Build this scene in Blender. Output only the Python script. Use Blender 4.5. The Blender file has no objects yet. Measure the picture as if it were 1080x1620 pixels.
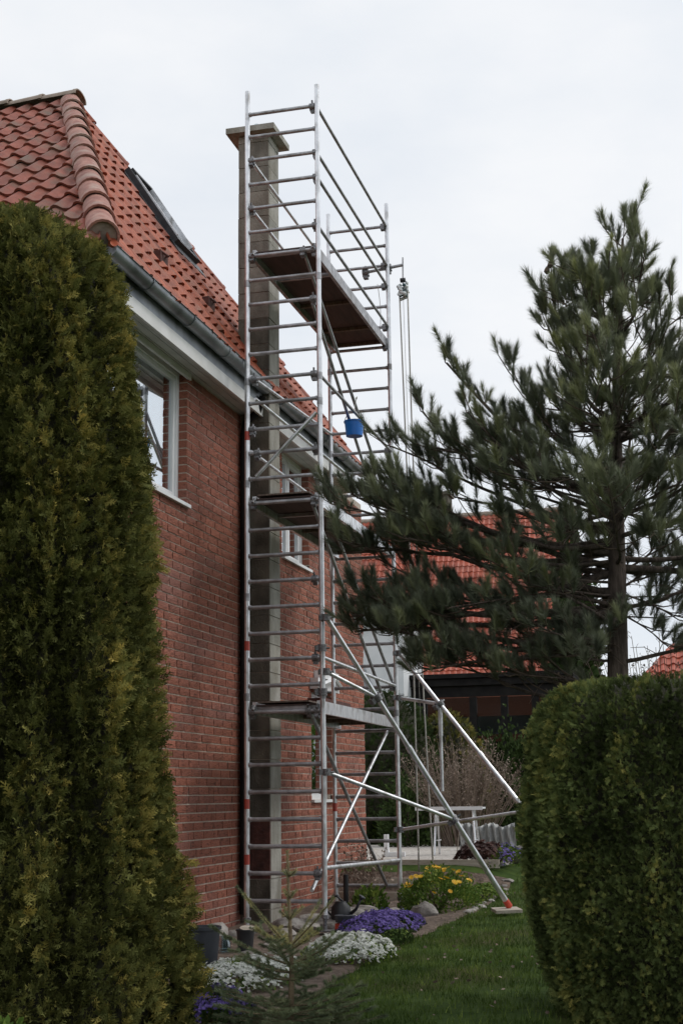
import bpy, math, random
import numpy as np
from mathutils import Vector, Matrix, noise
random.seed(7); RNG = np.random.default_rng(7)
SC = bpy.context.scene; COL = SC.collection
R = math.radians

# ---------------------------------------------------------------- camera
EYE = 1.15
def cam_axes(p, r, yaw):
    fw = Vector((-math.sin(yaw)*math.cos(p), math.cos(yaw)*math.cos(p), math.sin(p)))
    rt = Vector((math.cos(yaw), math.sin(yaw), 0)); up = rt.cross(fw)
    return math.cos(r)*rt+math.sin(r)*up, -math.sin(r)*rt+math.cos(r)*up, fw
cr, cu, cf = cam_axes(.2020, -.0130, .2586)
cd = bpy.data.cameras.new('camera'); cam = bpy.data.objects.new('camera', cd); COL.objects.link(cam)
m = Matrix.Identity(4)
for i in range(3):
    m[i][0] = cr[i]; m[i][1] = cu[i]; m[i][2] = -cf[i]
m[2][3] = EYE
cam.matrix_world = m
cd.sensor_fit = 'VERTICAL'; cd.sensor_height = 36; cd.sensor_width = 24; cd.lens = 2211/1620*36
cd.clip_end = 2000; SC.camera = cam

# ---------------------------------------------------------------- sky and light
W = bpy.data.worlds.new('World'); SC.world = W; W.use_nodes = True
nt = W.node_tree; nt.nodes.clear(); N = nt.nodes.new; L = nt.links.new
SUN_EL, SUN_AZ = R(48), R(62)      # azimuth measured from +Y towards +X
out = N('ShaderNodeOutputWorld'); bg = N('ShaderNodeBackground'); bg2 = N('ShaderNodeBackground'); mx = N('ShaderNodeMixShader')
sky = N('ShaderNodeTexSky'); sky.sky_type = 'NISHITA'; sky.sun_disc = False
sky.sun_elevation = SUN_EL; sky.sun_rotation = SUN_AZ
L(sky.outputs[0], bg.inputs[0]); bg.inputs[1].default_value = .10
tc = N('ShaderNodeTexCoord'); mp = N('ShaderNodeMapping'); mp.inputs['Scale'].default_value = (1.6, 1.6, 3.4)
nz = N('ShaderNodeTexNoise'); nz.inputs['Scale'].default_value = 1.5; nz.inputs['Detail'].default_value = 6; nz.inputs['Roughness'].default_value = .55
rp = N('ShaderNodeValToRGB'); rp.color_ramp.elements[0].position = .34; rp.color_ramp.elements[1].position = .62
rp.color_ramp.elements[0].color = (.700, .750, .815, 1); rp.color_ramp.elements[1].color = (.870, .882, .900, 1)
L(tc.outputs['Generated'], mp.inputs[0]); L(mp.outputs[0], nz.inputs[0]); L(nz.outputs[0], rp.inputs[0])
L(rp.outputs[0], bg2.inputs[0]); bg2.inputs[1].default_value = 1.12
mx.inputs[0].default_value = .93; L(bg.outputs[0], mx.inputs[1]); L(bg2.outputs[0], mx.inputs[2]); L(mx.outputs[0], out.inputs[0])
sd = bpy.data.lights.new('sun', 'SUN'); sd.energy = 1.4; sd.angle = R(16); sd.color = (1, .96, .90)
so = bpy.data.objects.new('sun', sd); COL.objects.link(so)
sdir = Vector((math.sin(SUN_AZ)*math.cos(SUN_EL), math.cos(SUN_AZ)*math.cos(SUN_EL), math.sin(SUN_EL)))
so.rotation_euler = sdir.to_track_quat('Z', 'Y').to_euler()
SC.view_settings.view_transform = 'Standard'; SC.view_settings.look = 'None'; SC.view_settings.exposure = 0; SC.view_settings.gamma = 1
SC.view_settings.use_curve_mapping = False

# ---------------------------------------------------------------- materials
def mat(name, c1, c2=None, rough=.7, metal=0, scale=8, detail=5, bump=0, bscale=None, tint=0, warm=None, stretch=(1, 1, 1),
        c3=None, s3=2, lo=.35, hi=.65, spec=.5, coord='world', trans=0, sheen=0):
    """two-tone noise colour, optional third large-scale tone, optional per-piece tint attribute, bump"""
    m = bpy.data.materials.new(name); m.use_nodes = True; t = m.node_tree; n = t.nodes; l = t.links.new
    b = n['Principled BSDF']; b.inputs['Roughness'].default_value = rough; b.inputs['Metallic'].default_value = metal
    b.inputs['Specular IOR Level'].default_value = spec
    if coord == 'world': co = n.new('ShaderNodeNewGeometry').outputs['Position']
    else: co = n.new('ShaderNodeTexCoord').outputs['Object']
    mp = n.new('ShaderNodeMapping'); mp.inputs['Scale'].default_value = stretch; l(co, mp.inputs[0])
    nz = n.new('ShaderNodeTexNoise'); nz.inputs['Scale'].default_value = scale; nz.inputs['Detail'].default_value = detail; l(mp.outputs[0], nz.inputs[0])
    rp = n.new('ShaderNodeValToRGB'); e = rp.color_ramp.elements; e[0].position = lo; e[1].position = hi
    e[0].color = (*c1, 1); e[1].color = (*(c2 or c1), 1); l(nz.outputs[0], rp.inputs[0]); colr = rp.outputs[0]
    if c3:
        n3 = n.new('ShaderNodeTexNoise'); n3.inputs['Scale'].default_value = s3; n3.inputs['Detail'].default_value = 4; l(mp.outputs[0], n3.inputs[0])
        r3 = n.new('ShaderNodeValToRGB'); r3.color_ramp.elements[0].position = .5; r3.color_ramp.elements[1].position = .72; l(n3.outputs[0], r3.inputs[0])
        x = n.new('ShaderNodeMix'); x.data_type = 'RGBA'; l(r3.outputs[0], x.inputs[0]); l(colr, x.inputs[6]); x.inputs[7].default_value = (*c3, 1); colr = x.outputs[2]
    if tint:
        a = n.new('ShaderNodeAttribute'); a.attribute_name = 'tint'
        if warm:
            x = n.new('ShaderNodeMix'); x.data_type = 'RGBA'; x.inputs[7].default_value = (*warm, 1)
            r4 = n.new('ShaderNodeMapRange'); r4.inputs[1].default_value = .45; r4.inputs[2].default_value = 1.0; l(a.outputs['Fac'], r4.inputs[0])
            l(r4.outputs[0], x.inputs[0]); l(colr, x.inputs[6]); colr = x.outputs[2]
        mr = n.new('ShaderNodeMapRange'); mr.inputs[3].default_value = 1-tint; mr.inputs[4].default_value = 1+tint; l(a.outputs['Fac'], mr.inputs[0])
        v = n.new('ShaderNodeVectorMath'); v.operation = 'SCALE'; l(colr, v.inputs[0]); l(mr.outputs[0], v.inputs['Scale']); colr = v.outputs[0]
    l(colr, b.inputs['Base Color'])
    if bump:
        bz = n.new('ShaderNodeTexNoise'); bz.inputs['Scale'].default_value = bscale or scale*3; bz.inputs['Detail'].default_value = 5; l(mp.outputs[0], bz.inputs[0])
        bp = n.new('ShaderNodeBump'); bp.inputs['Strength'].default_value = bump; bp.inputs['Distance'].default_value = .02; l(bz.outputs[0], bp.inputs['Height']); l(bp.outputs[0], b.inputs['Normal'])
    if trans:
        tr = n.new('ShaderNodeBsdfTranslucent'); l(colr, tr.inputs[0]); ms = n.new('ShaderNodeMixShader'); ms.inputs[0].default_value = trans
        l(b.outputs[0], ms.inputs[1]); l(tr.outputs[0], ms.inputs[2]); l(ms.outputs[0], n['Material Output'].inputs[0])
    return m
M = {}
M['brick'] = mat('brick', (.120, .041, .028), (.335, .116, .072), rough=.85, scale=26, stretch=(1, .55, 2.2), lo=.30, hi=.46, bump=.9, bscale=60, tint=.22, c3=(.31, .135, .105), s3=1.3)
M['mortar'] = mat('mortar', (.44, .37, .31), (.56, .48, .41), rough=.95, scale=30, bump=.5, tint=0)
M['tile'] = mat('roof_tile', (.24, .050, .020), (.40, .092, .036), rough=.55, scale=9, tint=.22, bump=.25, bscale=90, c3=(.22, .085, .050), s3=4.5, spec=.4)
M['tile2'] = mat('roof_tile_faded', (.195, .054, .034), (.30, .088, .056), rough=.6, scale=9, tint=.2, bump=.25, bscale=90, c3=(.17, .11, .08), s3=4, spec=.4)
M['cap'] = mat('ridge_tile_clay', (.25, .10, .078), (.40, .20, .155), rough=.7, scale=11, tint=.15, bump=.3, bscale=70, c3=(.40, .30, .25), s3=5)
M['capgrey'] = mat('ridge_tile_weathered', (.25, .20, .16), (.38, .31, .26), rough=.85, scale=8, tint=.15, bump=.3)
M['farcap'] = mat('ridge_tile_red', (.26, .075, .050), (.34, .12, .085), rough=.7, scale=8, tint=.2, bump=.3)
M['concrete'] = mat('concrete', (.26, .25, .215), (.40, .385, .345), rough=.9, scale=5, tint=.12, bump=.5, bscale=40, c3=(.22, .20, .16), s3=2.2, stretch=(1.5, 1.5, .7))
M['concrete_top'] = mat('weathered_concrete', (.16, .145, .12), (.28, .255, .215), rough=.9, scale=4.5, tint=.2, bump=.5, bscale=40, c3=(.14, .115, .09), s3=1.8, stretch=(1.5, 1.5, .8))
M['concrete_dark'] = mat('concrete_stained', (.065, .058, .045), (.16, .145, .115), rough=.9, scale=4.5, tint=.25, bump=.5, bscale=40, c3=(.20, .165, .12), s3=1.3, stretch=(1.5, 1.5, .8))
M['darkbrick'] = mat('dark_clinker', (.05, .02, .016), (.12, .045, .035), rough=.8, scale=10, tint=.2, bump=.5)
M['zinc'] = mat('zinc', (.28, .30, .32), (.42, .44, .465), rough=.42, metal=.75, scale=5, bump=.06, c3=(.14, .15, .16), s3=2)
M['whitewood'] = mat('white_painted_wood', (.66, .66, .64), (.76, .76, .75), rough=.5, scale=4, bump=.05)
M['greywood'] = mat('soffit_paint', (.50, .50, .48), (.60, .60, .58), rough=.6, scale=5, bump=.08)
M['pvc'] = mat('white_window_frame', (.74, .75, .76), (.80, .81, .82), rough=.35, scale=3)
M['alu'] = mat('aluminium_tube', (.66, .67, .70), (.86, .87, .89), rough=.40, metal=.85, scale=14, stretch=(1, 1, .6), bump=.05, c3=(.42, .41, .40), s3=11)
M['alu_dark'] = mat('weathered_aluminium', (.30, .30, .315), (.50, .50, .52), rough=.5, metal=.7, scale=14, bump=.08, c3=(.24, .23, .225), s3=5)
M['steel'] = mat('cast_coupler', (.12, .12, .125), (.30, .30, .31), rough=.5, metal=.7, scale=60, bump=.3)
M['red'] = mat('red_plastic', (.50, .05, .025), (.60, .08, .035), rough=.5, scale=20)
M['sticker'] = mat('red_sticker', (.45, .05, .03), (.40, .08, .06), rough=.4, scale=60)
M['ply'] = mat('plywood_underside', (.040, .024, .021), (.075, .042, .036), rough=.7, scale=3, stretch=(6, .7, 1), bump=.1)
M['deck'] = mat('worn_deck', (.10, .07, .055), (.20, .15, .12), rough=.8, scale=6, stretch=(6, .7, 1), bump=.2)
M['rope'] = mat('hemp_rope', (.42, .40, .36), (.62, .60, .56), rough=.9, scale=90, stretch=(1, 1, 2), bump=.5)
M['blue'] = mat('blue_plastic', (.006, .15, .56), (.010, .19, .64), rough=.38, scale=6)
M['teal'] = mat('striped_rope', (.03, .075, .085), (.75, .77, .77), rough=.7, scale=17, lo=.47, hi=.53, detail=1)
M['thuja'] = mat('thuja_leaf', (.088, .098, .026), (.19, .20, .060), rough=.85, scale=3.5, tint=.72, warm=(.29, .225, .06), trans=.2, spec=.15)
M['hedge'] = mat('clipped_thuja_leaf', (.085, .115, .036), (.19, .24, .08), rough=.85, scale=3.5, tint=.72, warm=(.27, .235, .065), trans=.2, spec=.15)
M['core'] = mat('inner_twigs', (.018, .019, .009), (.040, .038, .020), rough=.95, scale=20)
M['bark'] = mat('pine_bark', (.045, .034, .028), (.125, .095, .078), rough=.95, scale=9, stretch=(2.5, 2.5, .6), bump=1.0, bscale=22)
M['twig'] = mat('twig_bark', (.06, .042, .032), (.12, .085, .06), rough=.9, scale=20)
M['needle'] = mat('pine_needle', (.12, .14, .095), (.26, .285, .19), rough=.65, scale=2.2, tint=.5, warm=(.24, .25, .11), trans=.15, spec=.3)
M['spruce'] = mat('spruce_needle', (.11, .145, .078), (.22, .26, .14), rough=.7, scale=6, tint=.45, warm=(.30, .27, .12), trans=.2, spec=.2)
M['sprucebark'] = mat('spruce_bark', (.12, .085, .050), (.22, .165, .10), rough=.9, scale=18, bump=.5)
M['grass'] = mat('grass_blade', (.050, .092, .014), (.105, .165, .032), rough=.8, scale=2.0, tint=.45, warm=(.20, .25, .06), trans=.3, spec=.15)
M['lawn'] = mat('lawn_ground', (.030, .055, .012), (.060, .095, .022), rough=.95, scale=5, bump=.5, spec=.1, c3=(.075, .065, .03), s3=.8)
M['soil'] = mat('soil', (.075, .052, .038), (.17, .125, .095), rough=.95, scale=14, bump=1, bscale=35)
M['gravel'] = mat('gravel', (.34, .31, .28), (.56, .53, .49), rough=.95, scale=24, detail=8, bump=.8, bscale=60, c3=(.40, .36, .32), s3=1.5)
M['stone'] = mat('garden_stone', (.17, .155, .14), (.36, .335, .31), rough=.9, scale=9, tint=.35, bump=.8, bscale=25)
M['leaf'] = mat('garden_leaf', (.06, .12, .018), (.13, .22, .04), rough=.7, spec=.2, scale=4, tint=.4, warm=(.20, .24, .05), trans=.25)
M['darkleaf'] = mat('dark_leaf', (.032, .055, .016), (.068, .105, .032), rough=.8, spec=.15, scale=4, tint=.5, trans=.15)
M['plum'] = mat('plum_leaf', (.045, .018, .016), (.10, .045, .035), rough=.7, scale=6, tint=.4, trans=.2)
M['white_fl'] = mat('white_petal', (.62, .64, .58), (.80, .81, .77), rough=.7, scale=20, tint=.12, trans=.2)
M['purple_fl'] = mat('purple_petal', (.10, .065, .26), (.19, .135, .44), rough=.7, scale=20, tint=.3, trans=.2)
M['yellow_fl'] = mat('yellow_petal', (.80, .42, .01), (.88, .58, .02), rough=.6, scale=12, tint=.1, trans=.2)
M['drytwig'] = mat('dry_twig', (.16, .115, .085), (.30, .235, .19), rough=.9, scale=6, tint=.3)
M['timber'] = mat('pale_board', (.36, .31, .25), (.50, .45, .38), rough=.85, scale=5, stretch=(1, 5, 5), bump=.3)
M['darktimber'] = mat('dark_timber', (.010, .009, .009), (.020, .018, .017), rough=.75, spec=.15, scale=6)
M['black'] = mat('black_plastic', (.014, .015, .017), (.030, .031, .034), rough=.45, scale=10)
M['pot'] = mat('dark_grey_pot', (.030, .035, .044), (.050, .056, .068), rough=.5, scale=7)
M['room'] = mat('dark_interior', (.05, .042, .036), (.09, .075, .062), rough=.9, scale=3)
M['curtain'] = mat('curtain', (.20, .17, .15), (.32, .28, .25), rough=.9, scale=5, stretch=(1, 8, .3))
M['render'] = mat('white_render', (.72, .74, .76), (.80, .81, .83), rough=.8, scale=3, bump=.1)
M['greymetal'] = mat('grey_sheet', (.30, .32, .34), (.42, .44, .46), rough=.5, metal=.3, scale=4)
M['foil'] = mat('silvery_sheet', (.20, .205, .20), (.42, .43, .42), rough=.5, metal=.3, scale=10, stretch=(5, 1, .4), bump=.5)
def glass(name, col, refl, rough=0.0):
    m = bpy.data.materials.new(name); m.use_nodes = True; t = m.node_tree; n = t.nodes; l = t.links.new
    n.remove(n['Principled BSDF']); g = n.new('ShaderNodeBsdfGlossy'); g.inputs['Roughness'].default_value = rough; g.inputs[0].default_value = (.93, .97, 1, 1)
    d = n.new('ShaderNodeBsdfTransparent'); d.inputs[0].default_value = (*col, 1); f = n.new('ShaderNodeLayerWeight'); f.inputs[0].default_value = refl
    x = n.new('ShaderNodeMixShader'); l(f.outputs['Facing'], x.inputs[0]); l(d.outputs[0], x.inputs[1]); l(g.outputs[0], x.inputs[2]); l(x.outputs[0], n['Material Output'].inputs[0])
    return m
M['glass'] = glass('window_glass', (.80, .84, .84), .62)
M['glass_dark'] = glass('conservatory_glass', (.38, .40, .40), .30)
M['bottle'] = glass('clear_glass', (.75, .82, .84), .3, .08)

# ---------------------------------------------------------------- mesh helpers
def npmesh(name, V, F, material, tint=None, smooth=False):
    V = np.asarray(V, dtype=np.float32); F = np.asarray(F, dtype=np.int32); k = F.shape[1]
    me = bpy.data.meshes.new(name); me.vertices.add(len(V)); me.vertices.foreach_set('co', V.ravel())
    me.loops.add(F.size); me.loops.foreach_set('vertex_index', F.ravel())
    me.polygons.add(len(F)); me.polygons.foreach_set('loop_start', np.arange(0, F.size, k, dtype=np.int32))
    me.update(calc_edges=True)
    me.polygons.foreach_set('use_smooth', np.full(len(F), smooth))
    if tint is not None:
        a = me.attributes.new('tint', 'FLOAT', 'POINT'); a.data.foreach_set('value', np.asarray(tint, dtype=np.float32))
    me.materials.append(material); return me
class MB:
    """collects verts / faces of one mesh"""
    def __init__(s): s.v = []; s.f = []; s.t = []
    def add(s, vs, fs, t=.5):
        o = len(s.v); s.v += [tuple(p) for p in vs]; s.f += [tuple(i+o for i in f) for f in fs]; s.t += [t]*len(vs); return s
    def box(s, a, b, t=.5):
        x0, y0, z0 = a; x1, y1, z1 = b
        return s.add([(x0, y0, z0), (x1, y0, z0), (x1, y1, z0), (x0, y1, z0), (x0, y0, z1), (x1, y0, z1), (x1, y1, z1), (x0, y1, z1)],
              [(3, 2, 1, 0), (4, 5, 6, 7), (0, 1, 5, 4), (1, 2, 6, 5), (2, 3, 7, 6), (3, 0, 4, 7)], t)
    def tube(s, pts, r, n=8, caps=True, t=.5):
        pts = [Vector(p) for p in pts]; rs = r if isinstance(r, (list, tuple)) else [r]*len(pts); vs = []; fs = []
        up = None
        for i, p in enumerate(pts):
            d = (pts[min(i+1, len(pts)-1)]-pts[max(i-1, 0)]).normalized()
            if up is None: up = Vector((0, 0, 1)) if abs(d.z) < .9 else Vector((1, 0, 0))
            a = d.cross(up).normalized(); b = a.cross(d).normalized(); up = b
            for k in range(n):
                th = 2*math.pi*k/n; vs.append(p+(a*math.cos(th)+b*math.sin(th))*rs[i])
        for i in range(len(pts)-1):
            for k in range(n):
                fs.append((i*n+k, i*n+(k+1) % n, (i+1)*n+(k+1) % n, (i+1)*n+k))
        if caps: fs.append(tuple(range(n-1, -1, -1))); fs.append(tuple((len(pts)-1)*n+k for k in range(n)))
        return s.add(vs, fs, t)
    def mesh(s, name, material, smooth=False, tint=True):
        me = bpy.data.meshes.new(name); me.from_pydata([tuple(p) for p in s.v], [], s.f); me.update()
        if tint:
            a = me.attributes.new('tint', 'FLOAT', 'POINT'); a.data.foreach_set('value', np.array(s.t, dtype=np.float32))
        if smooth: me.polygons.foreach_set('use_smooth', np.ones(len(me.polygons), dtype=bool)); 
        me.materials.append(material); return me
def link(name, me, parent=None, loc=None, rot=None, scale=None, kind=None):
    o = bpy.data.objects.new(name, me); COL.objects.link(o)
    if loc is not None: o.location = loc
    if rot is not None: o.rotation_euler = rot
    if scale is not None: o.scale = scale
    if parent is not None: o.parent = parent; 
    if kind: o['kind'] = kind
    return o
def tag(o, label, cat, group=None):
    o['label'] = label; o['category'] = cat
    if group: o['group'] = group
    return o
def thing(name, label, cat, loc=(0, 0, 0), group=None):
    return tag(link(name, None, None, loc), label, cat, group)
def part(name, mb, material, parent, smooth=False, kind=None):
    """part given in world coordinates under a parent whose origin may be anywhere (rotation-free parents)"""
    me = mb.mesh(name, material, smooth)
    o = link(name, me, parent, kind=kind)
    return o
def smooth_angle(me, ang=40):
    me.polygons.foreach_set('use_smooth', np.ones(len(me.polygons), dtype=bool))
    me.set_sharp_from_angle(angle=R(ang))
def tube_obj(name, a, b, r, material, parent, n=12):
    me = MB().tube([a, b], r, n).mesh(name, material, tint=False); smooth_angle(me); return link(name, me, parent)
def sstep(x, a, b):
    t = min(1, max(0, (x-a)/(b-a))); return t*t*(3-2*t)

# ---------------------------------------------------------------- terrain
def gz(x, y):
    z = -.06
    z += (1-sstep(y, 3, 12))*-.20*sstep(x, -5, -2.5)
    lawn = sstep(x, -3.2, -2.2)
    z += lawn*(.06*sstep(y, 11, 14.2)+.35*sstep(y, 14.5, 21))
    z += (1-lawn)*(.39*sstep(y, 16.75, 17.55)) + lawn*0
    z += .12*sstep(y, 24.2, 26)+.35*sstep(y, 26, 60)
    return z
def grid_axis(segs):
    r = []
    for a, b, s in segs: r += list(np.arange(a, b, s))
    return r+[segs[-1][1]]
gx = grid_axis([(-400, -40, 60), (-40, -8, 4), (-8, 4, .25), (4, 40, 4), (40, 400, 60)])
gy = grid_axis([(-300, -20, 40), (-20, 4, 3), (4, 28, .25), (28, 80, 4), (80, 500, 60)])
V = [(x, y, gz(x, y)) for y in gy for x in gx]; nx = len(gx)
F = [(j*nx+i, j*nx+i+1, (j+1)*nx+i+1, (j+1)*nx+i) for j in range(len(gy)-1) for i in range(nx-1)]
o = link('ground', npmesh('ground', V, F, M['lawn'], smooth=True)); o['kind'] = 'structure'
def sheet(name, xs, ys, edge, dz, material, rough=0):
    """sheet draped on the terrain; edge(y) -> (x0,x1)"""
    V = []; F = []
    for y in ys:
        a, b = edge(y)
        for k in range(xs+1):
            x = a+(b-a)*k/xs
            V.append((x, y, gz(x, y)+dz+rough*noise.noise(Vector((x*5, y*5, 0)))+(0 if 0 < k < xs else -.02)))
    n = xs+1
    F = [(j*n+i, j*n+i+1, (j+1)*n+i+1, (j+1)*n+i) for j in range(len(ys)-1) for i in range(xs)]
    o = link(name, npmesh(name, V, F, material, smooth=True)); o['kind'] = 'structure'; return o
def bed_edge(y):
    pts = [(5, -2.75), (8, -2.62), (9.5, -2.66), (10.4, -2.68), (11.6, -2.66), (13, -2.60), (15, -2.52), (17, -2.50), (19, -2.5), (22, -2.6)]
    for (a, xa), (b, xb) in zip(pts, pts[1:]):
        if a <= y <= b: return xa+(xb-xa)*(y-a)/(b-a)
    return pts[0][1] if y < 5 else pts[-1][1]
sheet('flower_bed_soil', 24, list(np.arange(6.5, 17.5, .2)), lambda y: (-4.7, bed_edge(y)+.05*noise.noise(Vector((0, y*2, 3)))), .022, M['soil'], .02)
sheet('gravel_terrace', 30, list(np.arange(17.56, 24.3, .3)), lambda y: (-9, -2.85+(y-17.5)*.13), .02, M['gravel'], .01)

# ---------------------------------------------------------------- brick house
XW = -4.65; WT = 5.14
house = thing('brick_house', 'two-storey red brick house with a steep hipped roof of red pantiles', 'house', (XW-3, 13.5, 0))
HP = house.location.copy()
def hp(name, mb, material, parent=None, smooth=False, kind=None):
    """child of house (or of a house part) built in world coordinates"""
    o = part(name, mb, material, parent or house, smooth, kind)
    if parent is None: o.location = -HP
    return o
WINS = [(9.9, 11.95, 3.85, 5.14), (14.94, 16.03, 3.86, 5.14), (16.07, 16.98, 1.14, 2.42)]
Y0, Y1 = 9.68, 18.67
# mortar backing wall, with window openings cut out as rectangles
mb = MB()
ys = sorted({Y0, Y1}.union(*[{a, b} for a, b, c, d in WINS])); zs = sorted({-.25, WT+.05}.union(*[{c, d} for a, b, c, d in WINS]))
for a, b in zip(ys, ys[1:]):
    for c, d in zip(zs, zs[1:]):
        if any(w[0] <= a and b <= w[1] and w[2] <= c and d <= w[3] for w in WINS): continue
        mb.box((XW-.115, a, c), (XW-.0080, b, d))
mb.box((-9.5, Y0+.01, -.25), (XW-.12, Y0+.11, WT)); mb.box((-9.5, Y1-.11, -.25), (XW-.12, Y1-.01, 4.6))
mb.box((-9.5, Y0, -.25), (-9.4, Y1, WT))
wall = hp('wall', mb, M['mortar'])
def brick_mesh(ln, hgt, seed, dep=.03):
    rnd = random.Random(seed); nx_, nz_ = 5, 2; v = []; f = []
    for j in range(nz_+1):
        for i in range(nx_+1):
            e = (i in (0, nx_)) or (j in (0, nz_))
            v.append(((-.0025 if e else 0)+rnd.uniform(-.003, .003), ln*i/nx_, hgt*j/nz_))
    for j in range(nz_):
        for i in range(nx_):
            a = j*(nx_+1)+i; f.append((a, a+1, a+nx_+2, a+nx_+1))
    b = len(v); v += [(-dep, 0, 0), (-dep, ln, 0), (-dep, ln, hgt), (-dep, 0, hgt)]
    bl, br, tr, tl = 0, nx_, nz_*(nx_+1)+nx_, nz_*(nx_+1)
    f += [(b, b+1, br, bl), (b+1, b+2, tr, br), (b+2, b+3, tl, tr), (b+3, b, bl, tl)]
    return v, f
BV = [(brick_mesh(.248, .068, k), k) for k in range(10)]; bmes = []
for (v, f), k in BV:
    q = MB(); q.add(v, f, random.random()); bmes.append(q.mesh('brick', M['brick']))
def thuja_edge_px(y):
    pts = [(380, 165), (500, 205), (800, 240), (950, 245), (1120, 268), (1350, 282), (1520, 312), (1700, 320)]
    for (a, xa), (b, xb) in zip(pts, pts[1:]):
        if a <= y <= b: return xa+(xb-xa)*(y-a)/(b-a)
    return 0
def px(p):
    p = Vector(p)-Vector((0, 0, EYE)); z = p.dot(cf); return 540+2211*p.dot(cr)/z, 810-2211*p.dot(cu)/z, z
rows = []; k = 0; z = -.24
while z < WT-.02:
    y = Y0-random.uniform(0, .25); k += 1; y = Y0 - (0, .13, .065, .2)[k % 4]
    while y < Y1:
        ln = .248 if random.random() < .8 else .118
        a, b = max(y, Y0), min(y+ln, Y1-.002); segs = [(a, b)]
        for w in WINS:
            if w[2]-.03 < z+.034 < w[3]:
                n2 = []
                for s in segs:
                    if s[1] <= w[0] or s[0] >= w[1]: n2.append(s)
                    else:
                        if s[0] < w[0]-.02: n2.append((s[0], w[0]))
                        if s[1] > w[1]+.02: n2.append((w[1], s[1]))
                segs = n2
        for s in segs:
            if s[1]-s[0] > .03: rows.append((s[0], z, s[1]-s[0]))
        y += ln+.012
    z += .08
vis = []
for r in rows:
    X, Y, Z = px((XW, r[0]+r[2]/2, r[1]+.03)); hid = X < thuja_edge_px(Y)+12 or X > 380 or Y > 1470
    vis.append((hid, Z, r))
vis.sort(key=lambda q: (q[0], q[1]))
big = [q[2] for q in vis[:300]]; rest = [q[2] for q in vis[300:]]
for y, z, ln in big:
    o = link('brick', random.choice(bmes), wall, (XW+random.uniform(-.002, .002), y, z), scale=(1, ln/.248, 1))
mb = MB()
for y, z, ln in rest:
    (v, f), kk = random.choice(BV); dx = random.uniform(-.0015, .002)
    mb.add([(XW+p[0]+dx, y+p[1]*ln/.248, z+p[2]) for p in v], f, random.random())
# reveals of the windows: brick ends facing the opening (dark joint between)
for (a, b, c, d) in WINS:
    z = -.24
    while z < WT:
        if c-.01 < z and z+.068 < d+.02:
            t = random.random()*.6
            mb.box((XW-.112, b-.004, z), (XW-.006, b+.05, z+.068), t); mb.box((XW-.112, a-.05, z), (XW-.006, a+.004, z+.068), t)
        z += .08
part('brick', mb, M['brick'], wall, kind='stuff')
# windows
def window(a, b, c, d, rec=.10, mull=None, fw=.055, glassm='glass', curtain=True):
    fx = XW-rec
    q = MB(); q.box((fx-.07, a+.003, c), (fx, a+fw, d-.003)); q.box((fx-.07, b-fw, c), (fx, b-.003, d-.003)); q.box((fx-.07, a+fw, c), (fx-.002, b-fw, c+fw)); q.box((fx-.07, a+fw, d-fw), (fx-.002, b-fw, d-.003))
    w = hp('window', q, M['pvc'])
    ya, yb, za, zb = a+fw, b-fw, c+fw, d-fw; sx = fx-.018
    cells = [(ya, yb)] if not mull else [(ya, mull-.02), (mull+.02, yb)]
    if mull:
        q = MB(); q.box((sx-.05, mull-.02, za), (sx+.006, mull+.02, zb)); part('mullion', q, M['pvc'], w)
    for (p, r) in cells:
        q = MB(); s = .05
        q.box((sx-.05, p+.002, za+.002), (sx, p+s, zb-.002)); q.box((sx-.05, r-s, za+.002), (sx, r-.002, zb-.002)); q.box((sx-.05, p+s, za+.002), (sx-.002, r-s, za+s)); q.box((sx-.05, p+s, zb-s), (sx-.002, r-s, zb-.002))
        part('frame', q, M['pvc'], w)
        q = MB(); q.box((sx-.030, p+s-.005, za+s-.005), (sx-.022, r-s+.005, zb-s+.005)); part('pane', q, M[glassm], w)
    q = MB(); q.box((fx-.03, a-.02, c-.035), (XW+.035, b+.03, c-.003)); part('sill', q, M['pvc'], w)
    if curtain:
        q = MB(); vs = []; n = 26
        for i in range(n+1):
            yy = r-.02-.42*i/n; xx = sx-.14+.025*math.sin(i*1.9); vs += [(xx, yy, za-.05), (xx, yy, zb+.05)]
        q.add(vs, [(2*i, 2*i+2, 2*i+3, 2*i+1) for i in range(n)]); part('curtain', q, M['curtain'], w)
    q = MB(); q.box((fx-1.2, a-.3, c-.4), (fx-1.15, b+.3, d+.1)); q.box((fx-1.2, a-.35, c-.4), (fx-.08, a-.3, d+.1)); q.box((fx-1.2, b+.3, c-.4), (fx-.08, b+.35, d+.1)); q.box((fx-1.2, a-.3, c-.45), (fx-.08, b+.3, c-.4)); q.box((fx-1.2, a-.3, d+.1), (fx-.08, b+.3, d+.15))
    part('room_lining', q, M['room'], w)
    return w
window(*WINS[0], rec=.085)
window(*WINS[1], rec=.09, mull=15.5)
w3 = window(*WINS[2], rec=.07, curtain=False)
q = MB(); q.box((XW-.06, 16.02, 2.43), (XW+.10, 16.98, 2.56)); q.box((XW-.06, 16.2, 2.56), (XW+.13, 16.86, 2.66)); q.tube([(XW+.12, 16.05, 2.47), (XW+.15, 16.6, 2.58), (XW+.13, 16.95, 2.5)], .03, 6)
part('shutter_box', q, M['pvc'], w3)
q = MB(); q.box((XW-.02, 15.9, 2.27), (XW+.2, 17.15, 2.31)); part('awning_board', q, M['darkbrick'], w3)
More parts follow.
